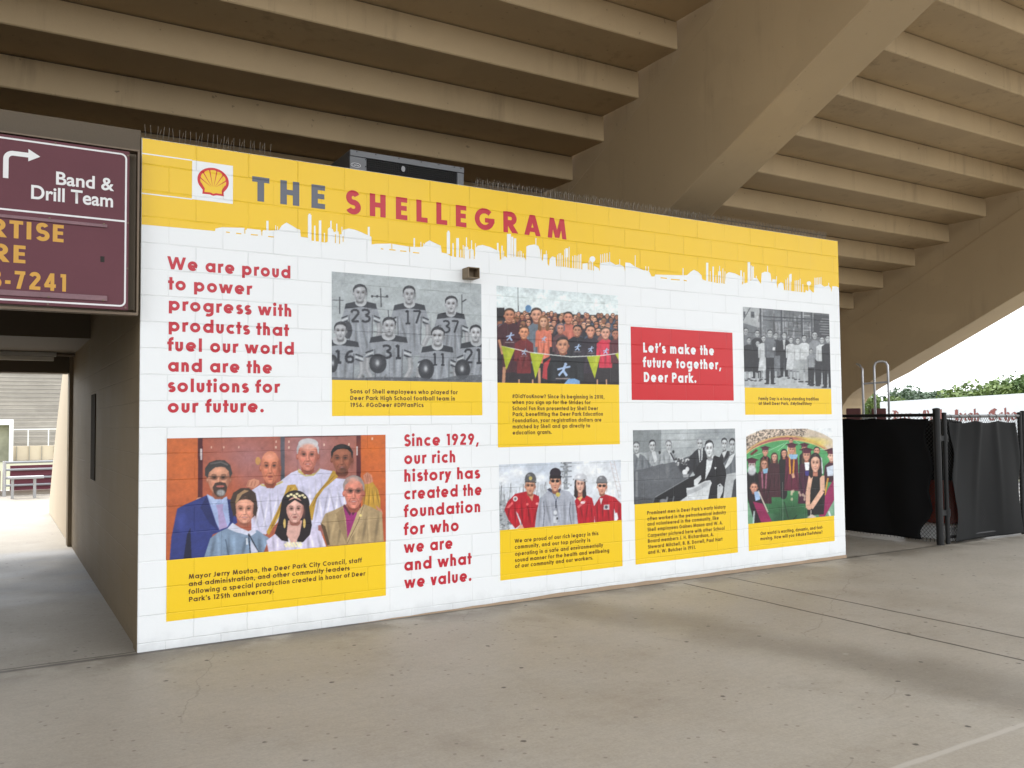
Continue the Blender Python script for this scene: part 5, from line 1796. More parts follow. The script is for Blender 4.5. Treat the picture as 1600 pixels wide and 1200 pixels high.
stand_(110, 300, 560, MD, DK2, True); stand_(235, 325, 520, DK2, DK2)
stand_(145, 405, 470, DK2, DK2, True, 110); stand_(240, 440, 440, DK2, DK2, True); stand_(305, 385, 480, LT, LT, True)
stand_(440, 350, 490, DK2, MD); stand_(530, 350, 480, DK2, DK2); p.poly([(515, 430), (545, 430), (535, 540), (525, 540)], LT)
stand_(605, 400, 450, LT, LT, True); stand_(680, 410, 455, LT, (170, 174, 176), True); stand_(750, 380, 510, LT, (160, 164, 166), w=110)
stand_(375, 320, 590, MD, DK2, w=100); p.poly([(405, 510), (432, 514), (430, 548), (404, 545)], (226, 228, 230))
stand_(865, 340, 590, (132, 136, 140), DK2, w=100); stand_(825, 530, 390, (142, 146, 150), DK2, w=72)
stand_(945, 395, 520, LT, DK2); stand_(1010, 380, 570, DK2, DK2, w=110)
p.texture(0.18)
p.grain(9, 1)
p.build('black and white photograph of a row of people standing outdoors')

# ------------------------------------------------------------------ 7: graduates on a field
p = Print([(1165, 669), (1301, 671), (1303.4, 806.7), (1169, 817.5)], 166, 174, CAPRECT[6][3])
p.view(1160, 660, 6.0)
p.fill((234, 238, 240))
p.ell(420, 330, 520, 285, (206, 190, 170), 1)
for i in range(1500):
    a = p.rng.uniform(math.pi * 1.02, math.pi * 1.62)
    q = p.rng.uniform(.62, 1.0)
    p.ell(420 + 520 * q * math.cos(a), 330 + 285 * q * math.sin(a), 7, 6, p.rng.choice([70, 120, 150, 200, 225]) * np.array([1.05, .95, .86]), .9)
p.ell(430, 470, 480, 345, (204, 168, 110)); p.ell(430, 480, 470, 340, (172, 96, 92))
p.ell(640, 190, 220, 60, (216, 196, 84), .7, .6)
p.ell(430, 500, 500, 335, (196, 190, 120)); p.ell(430, 520, 500, 350, (78, 156, 96))
p.poly([(20, 420), (880, 380), (880, 1000), (20, 1000)], (60, 130, 78), .6)
p.ell(430, 900, 420, 330, (38, 82, 50), 1, .8)
for pts in ([(60, 330), (240, 270), (390, 200)], [(500, 180), (640, 260), (840, 250)], [(330, 270), (420, 190)]):
    p.line(pts, 4, (206, 224, 206), .8)
p.poly([(70, 300), (130, 250), (150, 265), (90, 310)], (110, 40, 40))
MAR, BK = (84, 22, 48), (24, 20, 24)


def grad(cx, top, s, gown, skin=(206, 152, 128), hair=(40, 30, 28), cap=True, stole=None, bottom=None, style='short', lean=0):
    b_ = bottom or top + s * 6.5
    p.shade([(cx - s * .75, top + s * 1.9), (cx - s * .3, top + s * 1.45), (cx + s * .3, top + s * 1.45), (cx + s * .75, top + s * 1.9), (cx + s * .95 + lean, b_), (cx - s * .95 + lean, b_)], gown, 3, .6)
    if stole is not None:
        for k in (-1, 1):
            p.line([(cx + k * s * .30, top + s * 1.6), (cx + k * s * .18 + lean * .4, top + s * 3.9)], s * .20, stole)
    p.head(cx, top + s * .85, s * .82, s * 1.15, skin, hair, style, .9)
    if cap:
        p.poly([(cx - s * .85, top + s * .22), (cx, top - s * .06), (cx + s * .85, top + s * .22), (cx, top + s * .46)], np.asarray(MAR) * .8)
        p.ell(cx, top + s * .42, s * .5, s * .2, MAR)


grad(455, 140, 44, (220, 222, 226), cap=False, bottom=300)
grad(580, 195, 60, BK, bottom=650, hair=BK)
grad(215, 225, 62, BK, bottom=520, stole=(150, 60, 70))
grad(390, 240, 62, BK, cap=False, hair=BK, style='long', bottom=640)
p.ell(385, 660, 36, 60, BK)
grad(695, 215, 64, (210, 212, 220), cap=False, bottom=480, hair=(30, 26, 28))
grad(300, 275, 62, (66, 30, 40), cap=False, hair=(70, 50, 40), bottom=700, style='long', skin=(214, 166, 146))
grad(462, 195, 74, (92, 24, 50), stole=(214, 150, 50), bottom=640, style='long', hair=(196, 160, 100)); p.poly([(430, 300), (520, 300), (505, 345), (450, 345)], (150, 190, 222))
grad(205, 330, 74, (60, 24, 36), stole=(150, 90, 110), bottom=760, hair=(96, 62, 40), style='long', cap=False); p.poly([(190, 440), (240, 430), (235, 475), (200, 480)], (140, 186, 216))
grad(600, 240, 84, (62, 18, 44), bottom=760, hair=(70, 50, 40), style='long'); p.poly([(580, 375), (630, 375), (625, 450), (590, 450)], (232, 234, 240)); p.poly([(585, 455), (625, 455), (620, 500), (590, 500)], (60, 52, 130))
for i in range(10):
    p.ell(430 + p.rng.uniform(20, 180), p.rng.uniform(640, 720), 14, 20, (206, 186, 160), .8, .5)
p.line([(470, 480), (480, 520)], 26, (208, 158, 132))
p.line([(375, 560), (380, 920)], 5, (150, 160, 150), .7); p.line([(390, 740), (430, 900)], 7, (24, 40, 30)); p.line([(510, 870), (470, 915)], 9, (24, 40, 30))
grad(90, 335, 80, BK, bottom=700, skin=(200, 190, 186)); p.ell(90, 450, 46, 56, (206, 210, 214), .9, .3)
grad(110, 540, 84, (34, 22, 30), cap=False, bottom=960, hair=(60, 40, 40), lean=90)
p.poly([(110, 650), (160, 640), (170, 720), (125, 735)], (160, 186, 220)); p.poly([(100, 740), (190, 760), (280, 930), (180, 945)], (142, 32, 82)); p.line([(150, 640), (240, 840)], 12, (206, 196, 180))
p.line([(112, 830), (104, 960)], 14, (200, 224, 220), .8)
grad(835, 245, 86, (60, 20, 40), bottom=560, skin=(222, 180, 160)); p.poly([(785, 420), (850, 400), (850, 500), (795, 505)], (206, 216, 230))
p.poly([(860, 520), (860, 720), (770, 880), (715, 880), (740, 760), (800, 620)], (148, 34, 88)); p.line([(800, 520), (770, 680)], 16, (206, 150, 60)); p.line([(770, 560), (740, 760)], 20, BK)
p.shade([(640, 500), (690, 470), (735, 480), (770, 560), (770, 720), (760, 860), (610, 870), (600, 700), (640, 600)], BK, 2, .6)
p.line([(640, 500), (615, 640), (612, 800)], 40, (222, 176, 150)); p.line([(745, 500), (748, 640), (640, 800)], 44, (222, 176, 150))
p.head(682, 385, 88, 160, (226, 176, 152), (36, 24, 28), 'long', 1.0)
p.ell(625, 790, 26, 28, (214, 164, 140)); p.poly([(600, 890), (650, 860), (690, 880), (680, 900)], (206, 190, 176)); p.line([(640, 820), (640, 880)], 7, (220, 210, 200))
p.line([(806, 830), (822, 880)], 18, (214, 226, 224))
p.texture(0.14)
p.grain(6, 1)
p.build('colour photograph of graduates in maroon gowns on a green field')
# ================================================================== direction sign over the passage
YS = -0.15
M_SIGN = surf('faded maroon sheet', (0.125, 0.043, 0.055), 0.6, 0.12, 2.0, 40, 0.06, spec=0.25)
M_SIGNSTRIP = surf('worn maroon rail', (0.185, 0.095, 0.11), 0.5, 0.35, 9, 70, 0.1)
M_SIGNWHITE = surf('white vinyl', (0.72, 0.72, 0.72), 0.45, 0.04, 3, 60, 0.0)
M_AMBER = surf('amber vinyl', (0.58, 0.30, 0.035), 0.5, 0.08, 5, 60, 0.0)
M_BROWN = surf('brown painted steel', (0.16, 0.115, 0.075), 0.6, 0.18, 5, 80, 0.1)


def sp_(px, py, lift=0.0):
    q = hit(px, py, 1, YS)
    return q[0], q[2]


def zpx(x, y):                       # view of the sign used when it was measured
    return sp_(x / 3.75, 180 + y / 3.75)


XR_S = (zpx(757, 240)[0] + zpx(752, 1140)[0]) / 2
ZT, ZB = 3.735, zpx(752, 1142)[1]
sign = MB().box(-2.62, XR_S, YS, YS + 0.035, ZB, ZT).build('direction_sign', M_SIGN, None, bevel=0.003)
tag(sign, 'faded maroon sign with white arrow and amber lettering, hung above the passage mouth', 'sign')
fr = MB()
fr.box(-2.64, XR_S + 0.075, YS + 0.037, -0.02, ZB - 0.03, ZB - 0.012)
fr.box(-2.64, XR_S + 0.075, YS + 0.037, -0.02, ZT + 0.022, ZT + 0.034)
fr.box(XR_S + 0.062, XR_S + 0.075, YS + 0.037, -0.02, ZB - 0.011, ZT + 0.021)
fr.build('frame', M_BROWN, sign)
MB().box(-2.60, XR_S - 0.03, YS + 0.036, 0.018, ZB + 0.05, ZT - 0.05).build('backing_box', M_BROWN, sign)


def splane(name, pts_list, mat, lift):
    mb = MB()
    for pts in pts_list:
        mb.add([(x, YS - lift, z) for x, z in pts], [tuple(range(len(pts)))])
    return mb.build(name, mat, sign)


# white border line with rounded corners, and the divider
bx1, bt, bb = XR_S - 0.022, ZT - 0.026, ZB + 0.028
pth = [(-2.60, bt), (bx1 - 0.035, bt)] + [(bx1 - 0.035 + 0.035 * math.sin(a), bt - 0.035 + 0.035 * math.cos(a)) for a in (0.3, 0.7, 1.1, 1.5)] + \
      [(bx1, bb + 0.035)] + [(bx1 - 0.035 + 0.035 * math.cos(a), bb + 0.035 - 0.035 * math.sin(a)) for a in (0.3, 0.7, 1.1, 1.5)] + [(-2.60, bb)]
v_, f_ = stroke_quads(pth, 0.0062)
mb = MB().add([(x, YS - 0.0008, z) for x, z in v_], f_)
zd = (zpx(30, 550)[1] + zpx(730, 623)[1]) / 2
mb.add([(-2.60, YS - 0.0010, zd - .0065), (bx1, YS - 0.0010, zd - .0065), (bx1, YS - 0.0010, zd + .0065), (-2.60, YS - 0.0010, zd + .0065)], [(0, 1, 2, 3)])
mb.build('border_line', M_SIGNWHITE, sign)
# arrow that turns right
a0, a1, a2 = zpx(33, 368), zpx(33, 262), zpx(72, 224)
sh = zpx(168, 233)
zz = (a2[1] + sh[1]) / 2
rr = 0.045
pa = [(a0[0], a0[1]), (a0[0], zz - rr)] + [(a0[0] + rr - rr * math.cos(t), zz - rr + rr * math.sin(t)) for t in (0.3, 0.6, 0.9, 1.2, 1.45)] + [(sh[0], zz)]
v_, f_ = stroke_quads(pa, 0.0165)
mb = MB().add([(x, YS - 0.0010, z) for x, z in v_], f_)
tip = zpx(236, 240)
mb.add([(sh[0] - .002, YS - 0.0013, zz - .044), (tip[0], YS - 0.0013, zz), (sh[0] - .002, YS - 0.0013, zz + .044)], [(0, 1, 2)])
mb.build('arrow', M_SIGNWHITE, sign)


# lettering in a plain grotesque
def sign_font_line(mb, s, xa, xb, z, cap, w, lift, put=None):
    """stroke lettering with two-storey a"""
    def put_(x, zz_, lf):
        return (x, YS - lf, zz_)
    set_text(mb, s, xa, xb, z, cap / CAP, w, put_, lift)


def bfont(name, s, xa, xb, z, cap, mat, parent, y, weight=0.0, thick=0.0):
    """text from the built-in font, fitted between xa and xb with the given capital height, turned into a flat mesh"""
    cu = bpy.data.curves.new(name, 'FONT')
    cu.body = s
    cu.size = 1.0
    cu.offset = weight
    ob = bpy.data.objects.new(name, cu)
    COL.objects.link(ob)
    dg = bpy.context.evaluated_depsgraph_get()
    me = bpy.data.meshes.new_from_object(ob.evaluated_get(dg))
    bpy.data.objects.remove(ob)
    n_ = len(me.vertices)
    co = np.empty(n_ * 3, np.float32)
    me.vertices.foreach_get('co', co)
    co = co.reshape(-1, 3)
    x0_, x1_ = co[:, 0].min(), co[:, 0].max()
    ch = 0.70 + weight
    out = np.stack([xa + (co[:, 0] - x0_) / (x1_ - x0_) * (xb - xa), np.full(n_, y), z + co[:, 1] * cap / ch], -1)
    me.vertices.foreach_set('co', out.astype(np.float32).ravel())
    me.materials.clear()
    me.materials.append(mat)
    me.name = name
    me.update()
    o = bpy.data.objects.new(name, me)
    COL.objects.link(o)
    o.parent = parent
    return o


def two(pa_, pb_):
    (xa_, za_), (xb_, zb_) = zpx(*pa_), zpx(*pb_)
    return xa_, xb_, (za_ + zb_) / 2


xa_, xb_, z_ = two((328, 401), (668, 446))
bfont('lettering', 'Band &', xa_, xb_, z_, 0.094, M_SIGNWHITE, sign, YS - 0.0010, 0.020)
xa_, xb_, z_ = two((182, 486), (662, 540))
bfont('lettering', 'Drill Team', xa_, xb_, z_, 0.099, M_SIGNWHITE, sign, YS - 0.0010, 0.020)
for s, pl_, pr_, n_ in (('TISE', (47, 717), (370, 746), 'ADVER'), ('E', (60, 862), (146, 869), 'HER'), ('-7241', (24, 1012), (388, 1034), '3')):
    xa_, xb_, z_ = two(pl_, pr_)
    full = n_ + s
    wk = 0.30
    ww = (xb_ - xa_) / text_width(s, wk, 0.05) * text_width(full, wk, 0.05)
    mb = MB()
    set_text(mb, full, xb_ - ww, xb_, z_, 0.124 / CAP, wk, lambda x, zz_, lf: (x, YS - lf, zz_), 0.0010, 0.05)
    mb.build('lettering', M_AMBER, sign)
for ya, yb in ((576, 668), (1036, 1080)):
    x1_, zt_ = zpx(628, 646 if ya < 600 else 1064)
    z1_ = zpx(628, 664 if ya < 600 else 1094)[1]
    MB().box(-2.55, x1_, YS - 0.012, YS, z1_ + 0.004, zt_ + 0.006).build('letter_rail', M_SIGNSTRIP, sign, bevel=0.003)
q0, q1 = zpx(588, 826), zpx(612, 862)
MB().add([(q0[0], YS - .0012, q1[1]), (q1[0], YS - .0012, q1[1]), (q1[0], YS - .0012, q0[1]), (q0[0], YS - .0012, q0[1])], [(0, 1, 2, 3)]).build('dark_patch', M_BLACKGAP, sign)
for px_, py_ in ((325, 165), (750, 237), (750, 632), (747, 898), (735, 1128), (280, 1108)):
    x_, z_ = zpx(px_, py_)
    MB().tube([(x_, YS, z_), (x_, YS - .006, z_)], .007, 8).build('bolt', M_BROWN, sign)
for px_, py_ in ((290, 606), (608, 640), (284, 1066), (604, 1086)):
    x_, z_ = zpx(px_, py_)
    MB().tube([(x_, YS - .012, z_), (x_, YS - .018, z_)], .007, 8).build('rail_screw', M_BROWN, sign)

# ================================================================== bird spikes along the wall top
M_SPIKE = surf('weathered spike wire', (0.22, 0.20, 0.17), 0.5, 0.2, 20, 90, 0.0, metal=0.4)


def spike_strip(x0, dense, lab, gp):
    e = MB()
    if not dense:
        xs = [x0 + i * 0.0415 for i in range(12)]
        for x in xs:
            lean = rnd.uniform(-.012, .012)
            e.tube([(x, 0.035, H_WALL + .004), (x + lean, 0.03 + rnd.uniform(-.01, .01), H_WALL + .115)], 0.0017, 4)
            if rnd.random() < .35:
                e.tube([(x + .01, 0.05, H_WALL + .004), (x + .035, 0.06, H_WALL + .105)], 0.0015, 4)
    else:
        for i in range(18):
            x = x0 + i * 0.0275
            for k in (-1, 0, 1):
                ln_ = rnd.uniform(.085, .105)
                e.tube([(x, 0.05, H_WALL + .004), (x + .5 * k * .055 + rnd.uniform(-.006, .006), 0.05 + .035 * k * (1 if i % 2 else -1), H_WALL + ln_)], 0.0014, 3)
    b = MB().box(x0 - .005, x0 + .487, 0.03, 0.07, H_WALL, H_WALL + .004)
    o = b.build('bird_spike_strip', M_BROWN, None)
    e.build('spikes', M_SPIKE, o)
    tag(o, lab, 'bird spikes', gp)


spike_strip(0.03, False, 'single row of wire bird spikes on the wall top nearest the maroon sign', 'sparse bird spikes at the left end of the wall top')
spike_strip(0.53, False, 'single row of wire bird spikes above the red and yellow badge', 'sparse bird spikes at the left end of the wall top')
for i in range(10):
    spike_strip(2.93 + i * 0.495, True, 'dense fan of bird spikes in the long row right of the air conditioner', 'dense bird spikes on the right of the wall top')

# ================================================================== air conditioner on the roof
YA = 1.0
ac = MB().box(2.03, 3.30, YA, YA + 0.85, 3.745, 4.40).build('air_conditioner', surf('shaded enamel casing', (0.06, 0.062, 0.066), 0.5, 0.1, 4, 60, 0.05), None, bevel=0.012)  # casing enamel darkened to imitate its unlit side
tag(ac, 'grey air conditioning unit with a black louvred front standing behind the wall top', 'air conditioner')
gb = MB().box(2.21, 3.215, YA - 0.004, YA - 0.001, 3.80, 4.335)
gb.build('grille_recess', M_BLACKGAP, ac)
sl_ = MB()
for i in range(26):
    z = 3.81 + i * 0.0203
    sl_.box(2.215, 3.21, YA - 0.016, YA - 0.006, z, z + 0.005)
for i in range(44):
    x = 2.22 + i * 0.0228
    sl_.box(x, x + .003, YA - 0.021, YA - 0.0165, 3.80, 4.335)
sl_.build('grille', M_BLACKSTEEL, ac)
tr = MB()
tr.box(2.032, 3.298, YA - 0.030, YA - 0.001, 4.338, 4.398)
tr.box(2.032, 2.205, YA - 0.022, YA - 0.001, 3.76, 4.336)
tr.box(3.222, 3.298, YA - 0.022, YA - 0.001, 3.76, 4.336)
tr.build('front_frame', surf('grey enamel frame', (0.16, 0.165, 0.175), 0.45, 0.1, 4, 60, 0.05), ac, bevel=0.004)
bq = hit(556, 258, 1, YA - 0.024)
lg = MB().add([(bq[0] + .052 * math.cos(t * math.pi / 10), YA - 0.0240, bq[2] + .022 * math.sin(t * math.pi / 10)) for t in range(20)], [tuple(range(20))])
lgo = lg.build('maker_badge', surf('dark badge', (0.03, 0.035, 0.05), 0.4, 0.05), ac)
rg = MB()
v_, f_ = stroke_quads([(bq[0] + .050 * math.cos(t * math.pi / 12), bq[2] + .020 * math.sin(t * math.pi / 12)) for t in range(25)], .0022, True)
rg.add([(x, YA - .0246, z) for x, z in v_], f_)
set_text(rg, 'Carrier', bq[0] - .037, bq[0] + .037, bq[2] - .009, .0135, .22, lambda x, z, lf: (x, YA - .0250 - lf, z), 0)
rg.build('badge_lettering', M_SIGNWHITE, lgo)
fq = hit(630, 264, 1, YA - 0.02)
MB().add([(fq[0] + .022 * math.cos(t * math.pi / 8), YA - 0.0225, fq[2] + .03 * math.sin(t * math.pi / 8)) for t in range(16)], [tuple(range(16))]).build('hub_highlight', surf('painted hub highlight', (0.35, 0.35, 0.36), 0.5), ac)  # fan hub highlight, painted as a flat pale disc before the grille
for x in (2.10, 2.30, 2.55, 2.8, 3.0, 3.18, 3.26):
    MB().tube([(x, YA - .030, 4.385), (x, YA - .034, 4.385)], .006, 6).build('screw', M_BLACKSTEEL, ac)
for z in (4.05, 4.15, 4.25, 4.32):
    MB().tube([(2.195, YA - .022, z), (2.195, YA - .026, z)], .006, 6).build('screw', M_BLACKSTEEL, ac)

# ================================================================== brown square spout on the wall
x0, x1, z0, z1, t_ = 2.757, 2.874, 3.020, 3.118, 0.006
b = MB()
b.box(x0, x1, -0.125, -0.003, z1 - t_, z1)
b.box(x0, x1, -0.125, -0.003, z0, z0 + t_)
b.box(x0, x0 + t_, -0.125, -0.003, z0 + t_ + .0002, z1 - t_ - .0002)
b.box(x1 - t_, x1, -0.125, -0.003, z0 + t_ + .0002, z1 - t_ - .0002)
b.box(x0 + t_, x1 - t_, -0.018, -0.004, z0 + t_, z1 - t_)
tag(b.build('wall_spout', surf('tan brown duct metal', (0.21, 0.155, 0.095), 0.55, 0.1), None), 'small square brown metal spout sticking out of the white wall below the skyline', 'wall spout')

# ================================================================== strip light in the passage
M_FIT = surf('dusty white enamel', (0.55, 0.53, 0.48), 0.5, 0.2, 6, 60, 0.05)
xr_, zt_ = hit(88, 543, 1, 6.45)[0], 2.78
lt = MB().box(xr_ - 1.25, xr_, 6.36, 6.52, 2.66, 2.715).build('strip_light', M_FIT, None, bevel=0.006)
tag(lt, 'unlit strip light with a dusty cover under the passage ceiling', 'light fitting')
cv = MB().prism_x([(6.37, 2.655), (6.40, 2.60), (6.48, 2.60), (6.51, 2.655)], xr_ - 1.22, xr_ - 0.03)
cv.build('cover', surf('yellowed lamp cover', (0.50, 0.47, 0.40), 0.35, 0.15, 6, 60, 0.0), lt, bevel=0.004)
MB().tube([(xr_ + .001, 6.44, 2.69), (0.03, 6.44, 2.69)], .022, 8).build('conduit', M_BROWN, lt)

# ================================================================== beyond the passage
rail = empty('field_railing', (-0.2, 17.5, 0), 'silver pipe railing with maroon panels at the edge of the field', 'railing')
rb = MB()
for z in (0.82, 0.64, 0.44, 0.26):
    rb.tube([(-0.72, 17.5, z), (6.0, 17.5, z)], .028, 8)
rb.build('rails', surf('dull galvanised pipe', (0.25, 0.26, 0.28), 0.5, 0.12, 6, 90, 0.05), rail)
for x in (-0.72, 1.3, 3.3, 5.3):
    MB().tube([(x, 17.5, 0.0), (x, 17.5, 0.86)], .04, 10).build('post', M_GALV, rail)
MB().box(-0.60, 6.0, 17.56, 17.60, 0.13, 0.74).build('banner', M_MAROON, rail)
MB().box(-3.4, -0.80, 17.56, 17.60, 0.10, 0.62).build('banner', M_MAROON, rail)
kb = MB().box(-3.4, 6.0, 17.68, 18.1, 0.0, 0.12)
tag(kb.build('kerb', M_PALE, None), kind='structure')

be = empty('bench', (-0.3, 16.6, 0), 'backless aluminium bench in front of the maroon railing panels', 'bench')
MB().box(-0.66, 0.09, 16.45, 16.75, 0.46, 0.52).build('seat', M_ALU, be, bevel=0.008)
for x in (-0.56, -0.10):
    mb = MB().box(x - .03, x + .03, 16.50, 16.56, 0.0, 0.455)
    mb.box(x - .03, x + .03, 16.64, 16.70, 0.0, 0.455)
    mb.build('leg', M_ALU, be)

op = empty('opposite_stand', (2, 43, 0), 'pale weather stained rows of bleachers across the field', 'bleachers')
for i in range(24):
    z = 0.75 + i * 0.25
    y = 43 + i * 0.62
    mb = MB()
    mb.box(-14, 18, y, y + 0.62, z - 0.25, z)
    o_ = mb.build('seat_row', M_PALE, op)
    MB().box(-14, 18, y + .10, y + .38, z + 0.11, z + 0.15).build('seat_plank', surf('weathered bleacher plank', (0.24, 0.225, 0.20), 0.7, 0.35, 0.6, 4, 0.05), o_)
MB().box(-14, 18, 42.7, 42.95, 0, 0.72).build('front_wall', M_CREAM, op)
for i in range(9):
    x = -2.2 + i * 0.55
    MB().box(x, x + .03, 42.62, 42.69, 0.02, 0.72).build('wall_fin', M_PALE, op)
rr_ = MB()
for i in range(14):
    x = -4 + i * 0.9
    rr_.tube([(x, 42.6, .72), (x, 42.6, 1.55)], .03, 6)
rr_.tube([(-4, 42.6, 1.55), (8, 42.6, 1.55)], .03, 6)
rr_.build('guard_rail', M_WHITE, op)
# white framed gateway in the stand
gx0 = far(0, 680, 40.5)[0]
gx1 = far(27, 680, 40.5)[0]
gt = empty('gateway', (0, 42.4, 0), 'white framed gateway opening in the front of the far bleachers', 'gateway')
fm = MB()
fm.box(gx1 - .18, gx1, 41.9, 42.45, 0.0, 1.78)
fm.box(gx0 - 1.2, gx1, 41.9, 42.45, 1.782, 2.05)
fm.build('frame', M_WHITE, gt, bevel=0.01)
MB().box(gx0 - 1.2, gx1 - .181, 42.3, 42.4, 0.0, 1.78).build('opening', surf('greenish opening', (0.30, 0.30, 0.22), 0.9, 0.5, 1.2, 6, 0), gt)  # flat panel in the tone of the trees seen through the gateway
fl = MB().add([(-60, 18.5, -0.008), (60, 18.5, -0.008), (60, 42.5, -0.008), (-60, 42.5, -0.008)], [(0, 1, 2, 3)])
tag(fl.build('field', surf('dry turf', (0.20, 0.20, 0.13), 0.9, 0.2, 0.5, 40, 0.2), None), kind='structure')

# ================================================================== black fence with wind screens
M_SCREEN_L = surf('shade darkened wind screen', (0.005, 0.005, 0.0055), 0.85, 0.3, 2.5, 160, 0.12, spec=0.15)  # same fabric as the gate screen, blackened to carry the shade on it
M_SCREEN_R = surf('charcoal woven wind screen', (0.0125, 0.0128, 0.013), 0.75, 0.2, 1.8, 180, 0.15, spec=0.15)
M_LINK = surf('black coated link wire', (0.022, 0.022, 0.022), 0.5, 0.1, 8, 90, 0)


def link_mesh(a, b_, z0, z1, pitch=0.055, r=0.0026):
    """chain link: two families of slanted wires between a and b"""
    a, b_ = np.array(a, float), np.array(b_, float)
    L = np.linalg.norm(b_ - a)
    u = (b_ - a) / L
    mb = MB()
    Hh = z1 - z0
    off = np.array([-u[1], u[0]]) * 0.004
    n_ = int((L + Hh) / pitch)
    for s in (0, 1):
        for i in range(n_):
            t0, zz0, t1, zz1 = i * pitch - Hh, z0, i * pitch, z1
            if t0 < 0:
                zz0 += -t0; t0 = 0
            if t1 > L:
                zz1 -= t1 - L; t1 = L
            if zz1 - zz0 < .02:
                continue
            if s:
                t0, t1 = L - t0, L - t1
            p0 = a + u * t0 + off * (1 if s else -1)
            p1 = a + u * t1 + off * (1 if s else -1)
            mb.tube([(p0[0], p0[1], zz0), (p1[0], p1[1], zz1)], r, 3, False)
    for i in range(int(L / pitch)):                       # twisted ends standing below the bottom wire
        p0 = a + u * (i + .5) * pitch
        mb.tube([(p0[0], p0[1], z0 + .03), (p0[0], p0[1], z0 - .025)], .004, 4)
    return mb


def fabric(name, a, b_, z0, z1, edge0, edge1, mat, parent, side, amp=0.02, seed=1, nx=70, nz=60, sag=None):
    """hanging wind screen between a and b, its ends pulled in by edge0(t), edge1(t) (t = 0 bottom .. 1 top)"""
    rg_ = random.Random(seed)
    a, b_ = np.array(a, float), np.array(b_, float)
    L = np.linalg.norm(b_ - a)
    u = (b_ - a) / L
    nrm = np.array([-u[1], u[0]]) * side
    ks = [(rg_.uniform(1.2, 5), rg_.uniform(-4, 4), rg_.uniform(0, 6.28), rg_.uniform(.3, 1)) for _ in range(7)]
    vs = []
    for j in range(nz + 1):
        t = j / nz
        e0, e1 = edge0(t), L - edge1(t)
        for i in range(nx + 1):
            s = e0 + (e1 - e0) * i / nx
            w = 0
            for kx, kz, ph, am in ks:
                w += am * math.sin(kx * s * 2.2 + kz * t + ph)
            # creases fanning out from the top ties
            for tie in (0.12, 0.38, 0.62, 0.88):
                d = (s / L - tie) - (1 - t) * (tie - .5) * .5
                w += 2.6 * math.exp(-(d * 26) ** 2) * t ** .7
            top = z1 - (sag(s / L) if sag else 0)
            zz = z0 + (top - z0) * t
            dpt = 0.02 + amp * (w * .35 + .5)
            q = a + u * s + nrm * dpt
            vs.append((q[0], q[1], zz))
    fs = []
    for j in range(nz):
        for i in range(nx):
            o = j * (nx + 1) + i
            fs.append((o, o + 1, o + nx + 2, o + nx + 1))
    o = MB().add(vs, fs).build(name, mat, parent, smooth=True)
    md = o.modifiers.new('thickness', 'SOLIDIFY')
    md.thickness = 0.0015
    return o


def fpost(x, y, r, h_, parent, cap=True):
    mb = MB()
    pr = [(x, y, 0.0), (x, y, h_ - r * .6)]
    mb.tube(pr, r, 14)
    o = mb.build('post', M_BLACKSTEEL, parent, smooth=False)
    c_ = MB()
    c_.tube([(x, y, h_ - r * .62), (x, y, h_ - r * .3), (x, y, h_ - r * .1), (x, y, h_)], [r * 1.12, r * 1.08, r * .75, r * .2], 14)
    c_.build('post_cap', M_BLACKSTEEL, o)
    return o


XF = 9.93
fl_ = empty('black_fence', (XF, 0, 0), 'black screened fence running back behind the right end of the painted wall', 'fence')
fpost(XF, 0.0, .047, 1.83, fl_)
fpost(XF, 3.0, .032, 1.80, fl_)
fpost(XF, 6.0, .032, 1.80, fl_)
MB().tube([(XF, 0.05, 1.735), (XF, 6.0, 1.745)], .022, 8).build('top_rail', M_BLACKSTEEL, fl_)
link_mesh((XF, 0.06), (XF, 6.0), 0.05, 1.74).build('link_mesh', M_LINK, fl_)
fabric('wind_screen', (XF, 0.0), (XF, 6.0), 0.05, 1.70, lambda t: .055 + .10 * math.exp(-((t - .85) / .14) ** 2) + .07 * math.exp(-((t - .40) / .12) ** 2) + .20 * math.exp(-((t - .05) / .13) ** 2), lambda t: 0.0, M_SCREEN_L, fl_, 1, 0.035, 3, 120, 40,
       lambda s: .018 * abs(math.sin(s * 40)))
tb = MB()
for i in range(14):
    y = .25 + i * .42
    tb.tube([(XF - .03, y, 1.70), (XF - .028, y, 1.75), (XF, y, 1.764), (XF + .028, y, 1.74)], .004, 4)
tb.build('screen_ties', M_BLACKSTEEL, fl_)

gate = empty('black_gate', (10.15, 0, 0), 'black chain link gate with a creased charcoal screen beside the corner post', 'gate')
fpost(10.10, 0.0, .030, 1.77, gate)
fpost(11.93, 0.0, .030, 1.77, gate)
MB().tube([(10.13, 0, 1.715), (11.90, 0, 1.715)], .022, 8).build('top_rail', surf('worn black rail', (0.10, 0.10, 0.10), 0.35, 0.3, 10, 90, 0.05), gate)
MB().tube([(10.13, 0, 0.09), (11.90, 0, 0.09)], .020, 8).build('bottom_rail', M_BLACKSTEEL, gate)
link_mesh((10.13, 0.0), (11.90, 0.0), 0.05, 1.71).build('link_mesh', M_LINK, gate)


def g0(t):
    return .035 + .085 * math.exp(-((t - .22) / .15) ** 2) + .055 * math.exp(-((t - .75) / .14) ** 2) - .03 * math.exp(-((t - .52) / .10) ** 2)


def g1(t):
    return .06 + .16 * max(0, t - .72) / .28 + .07 * math.exp(-((t - .38) / .25) ** 2)


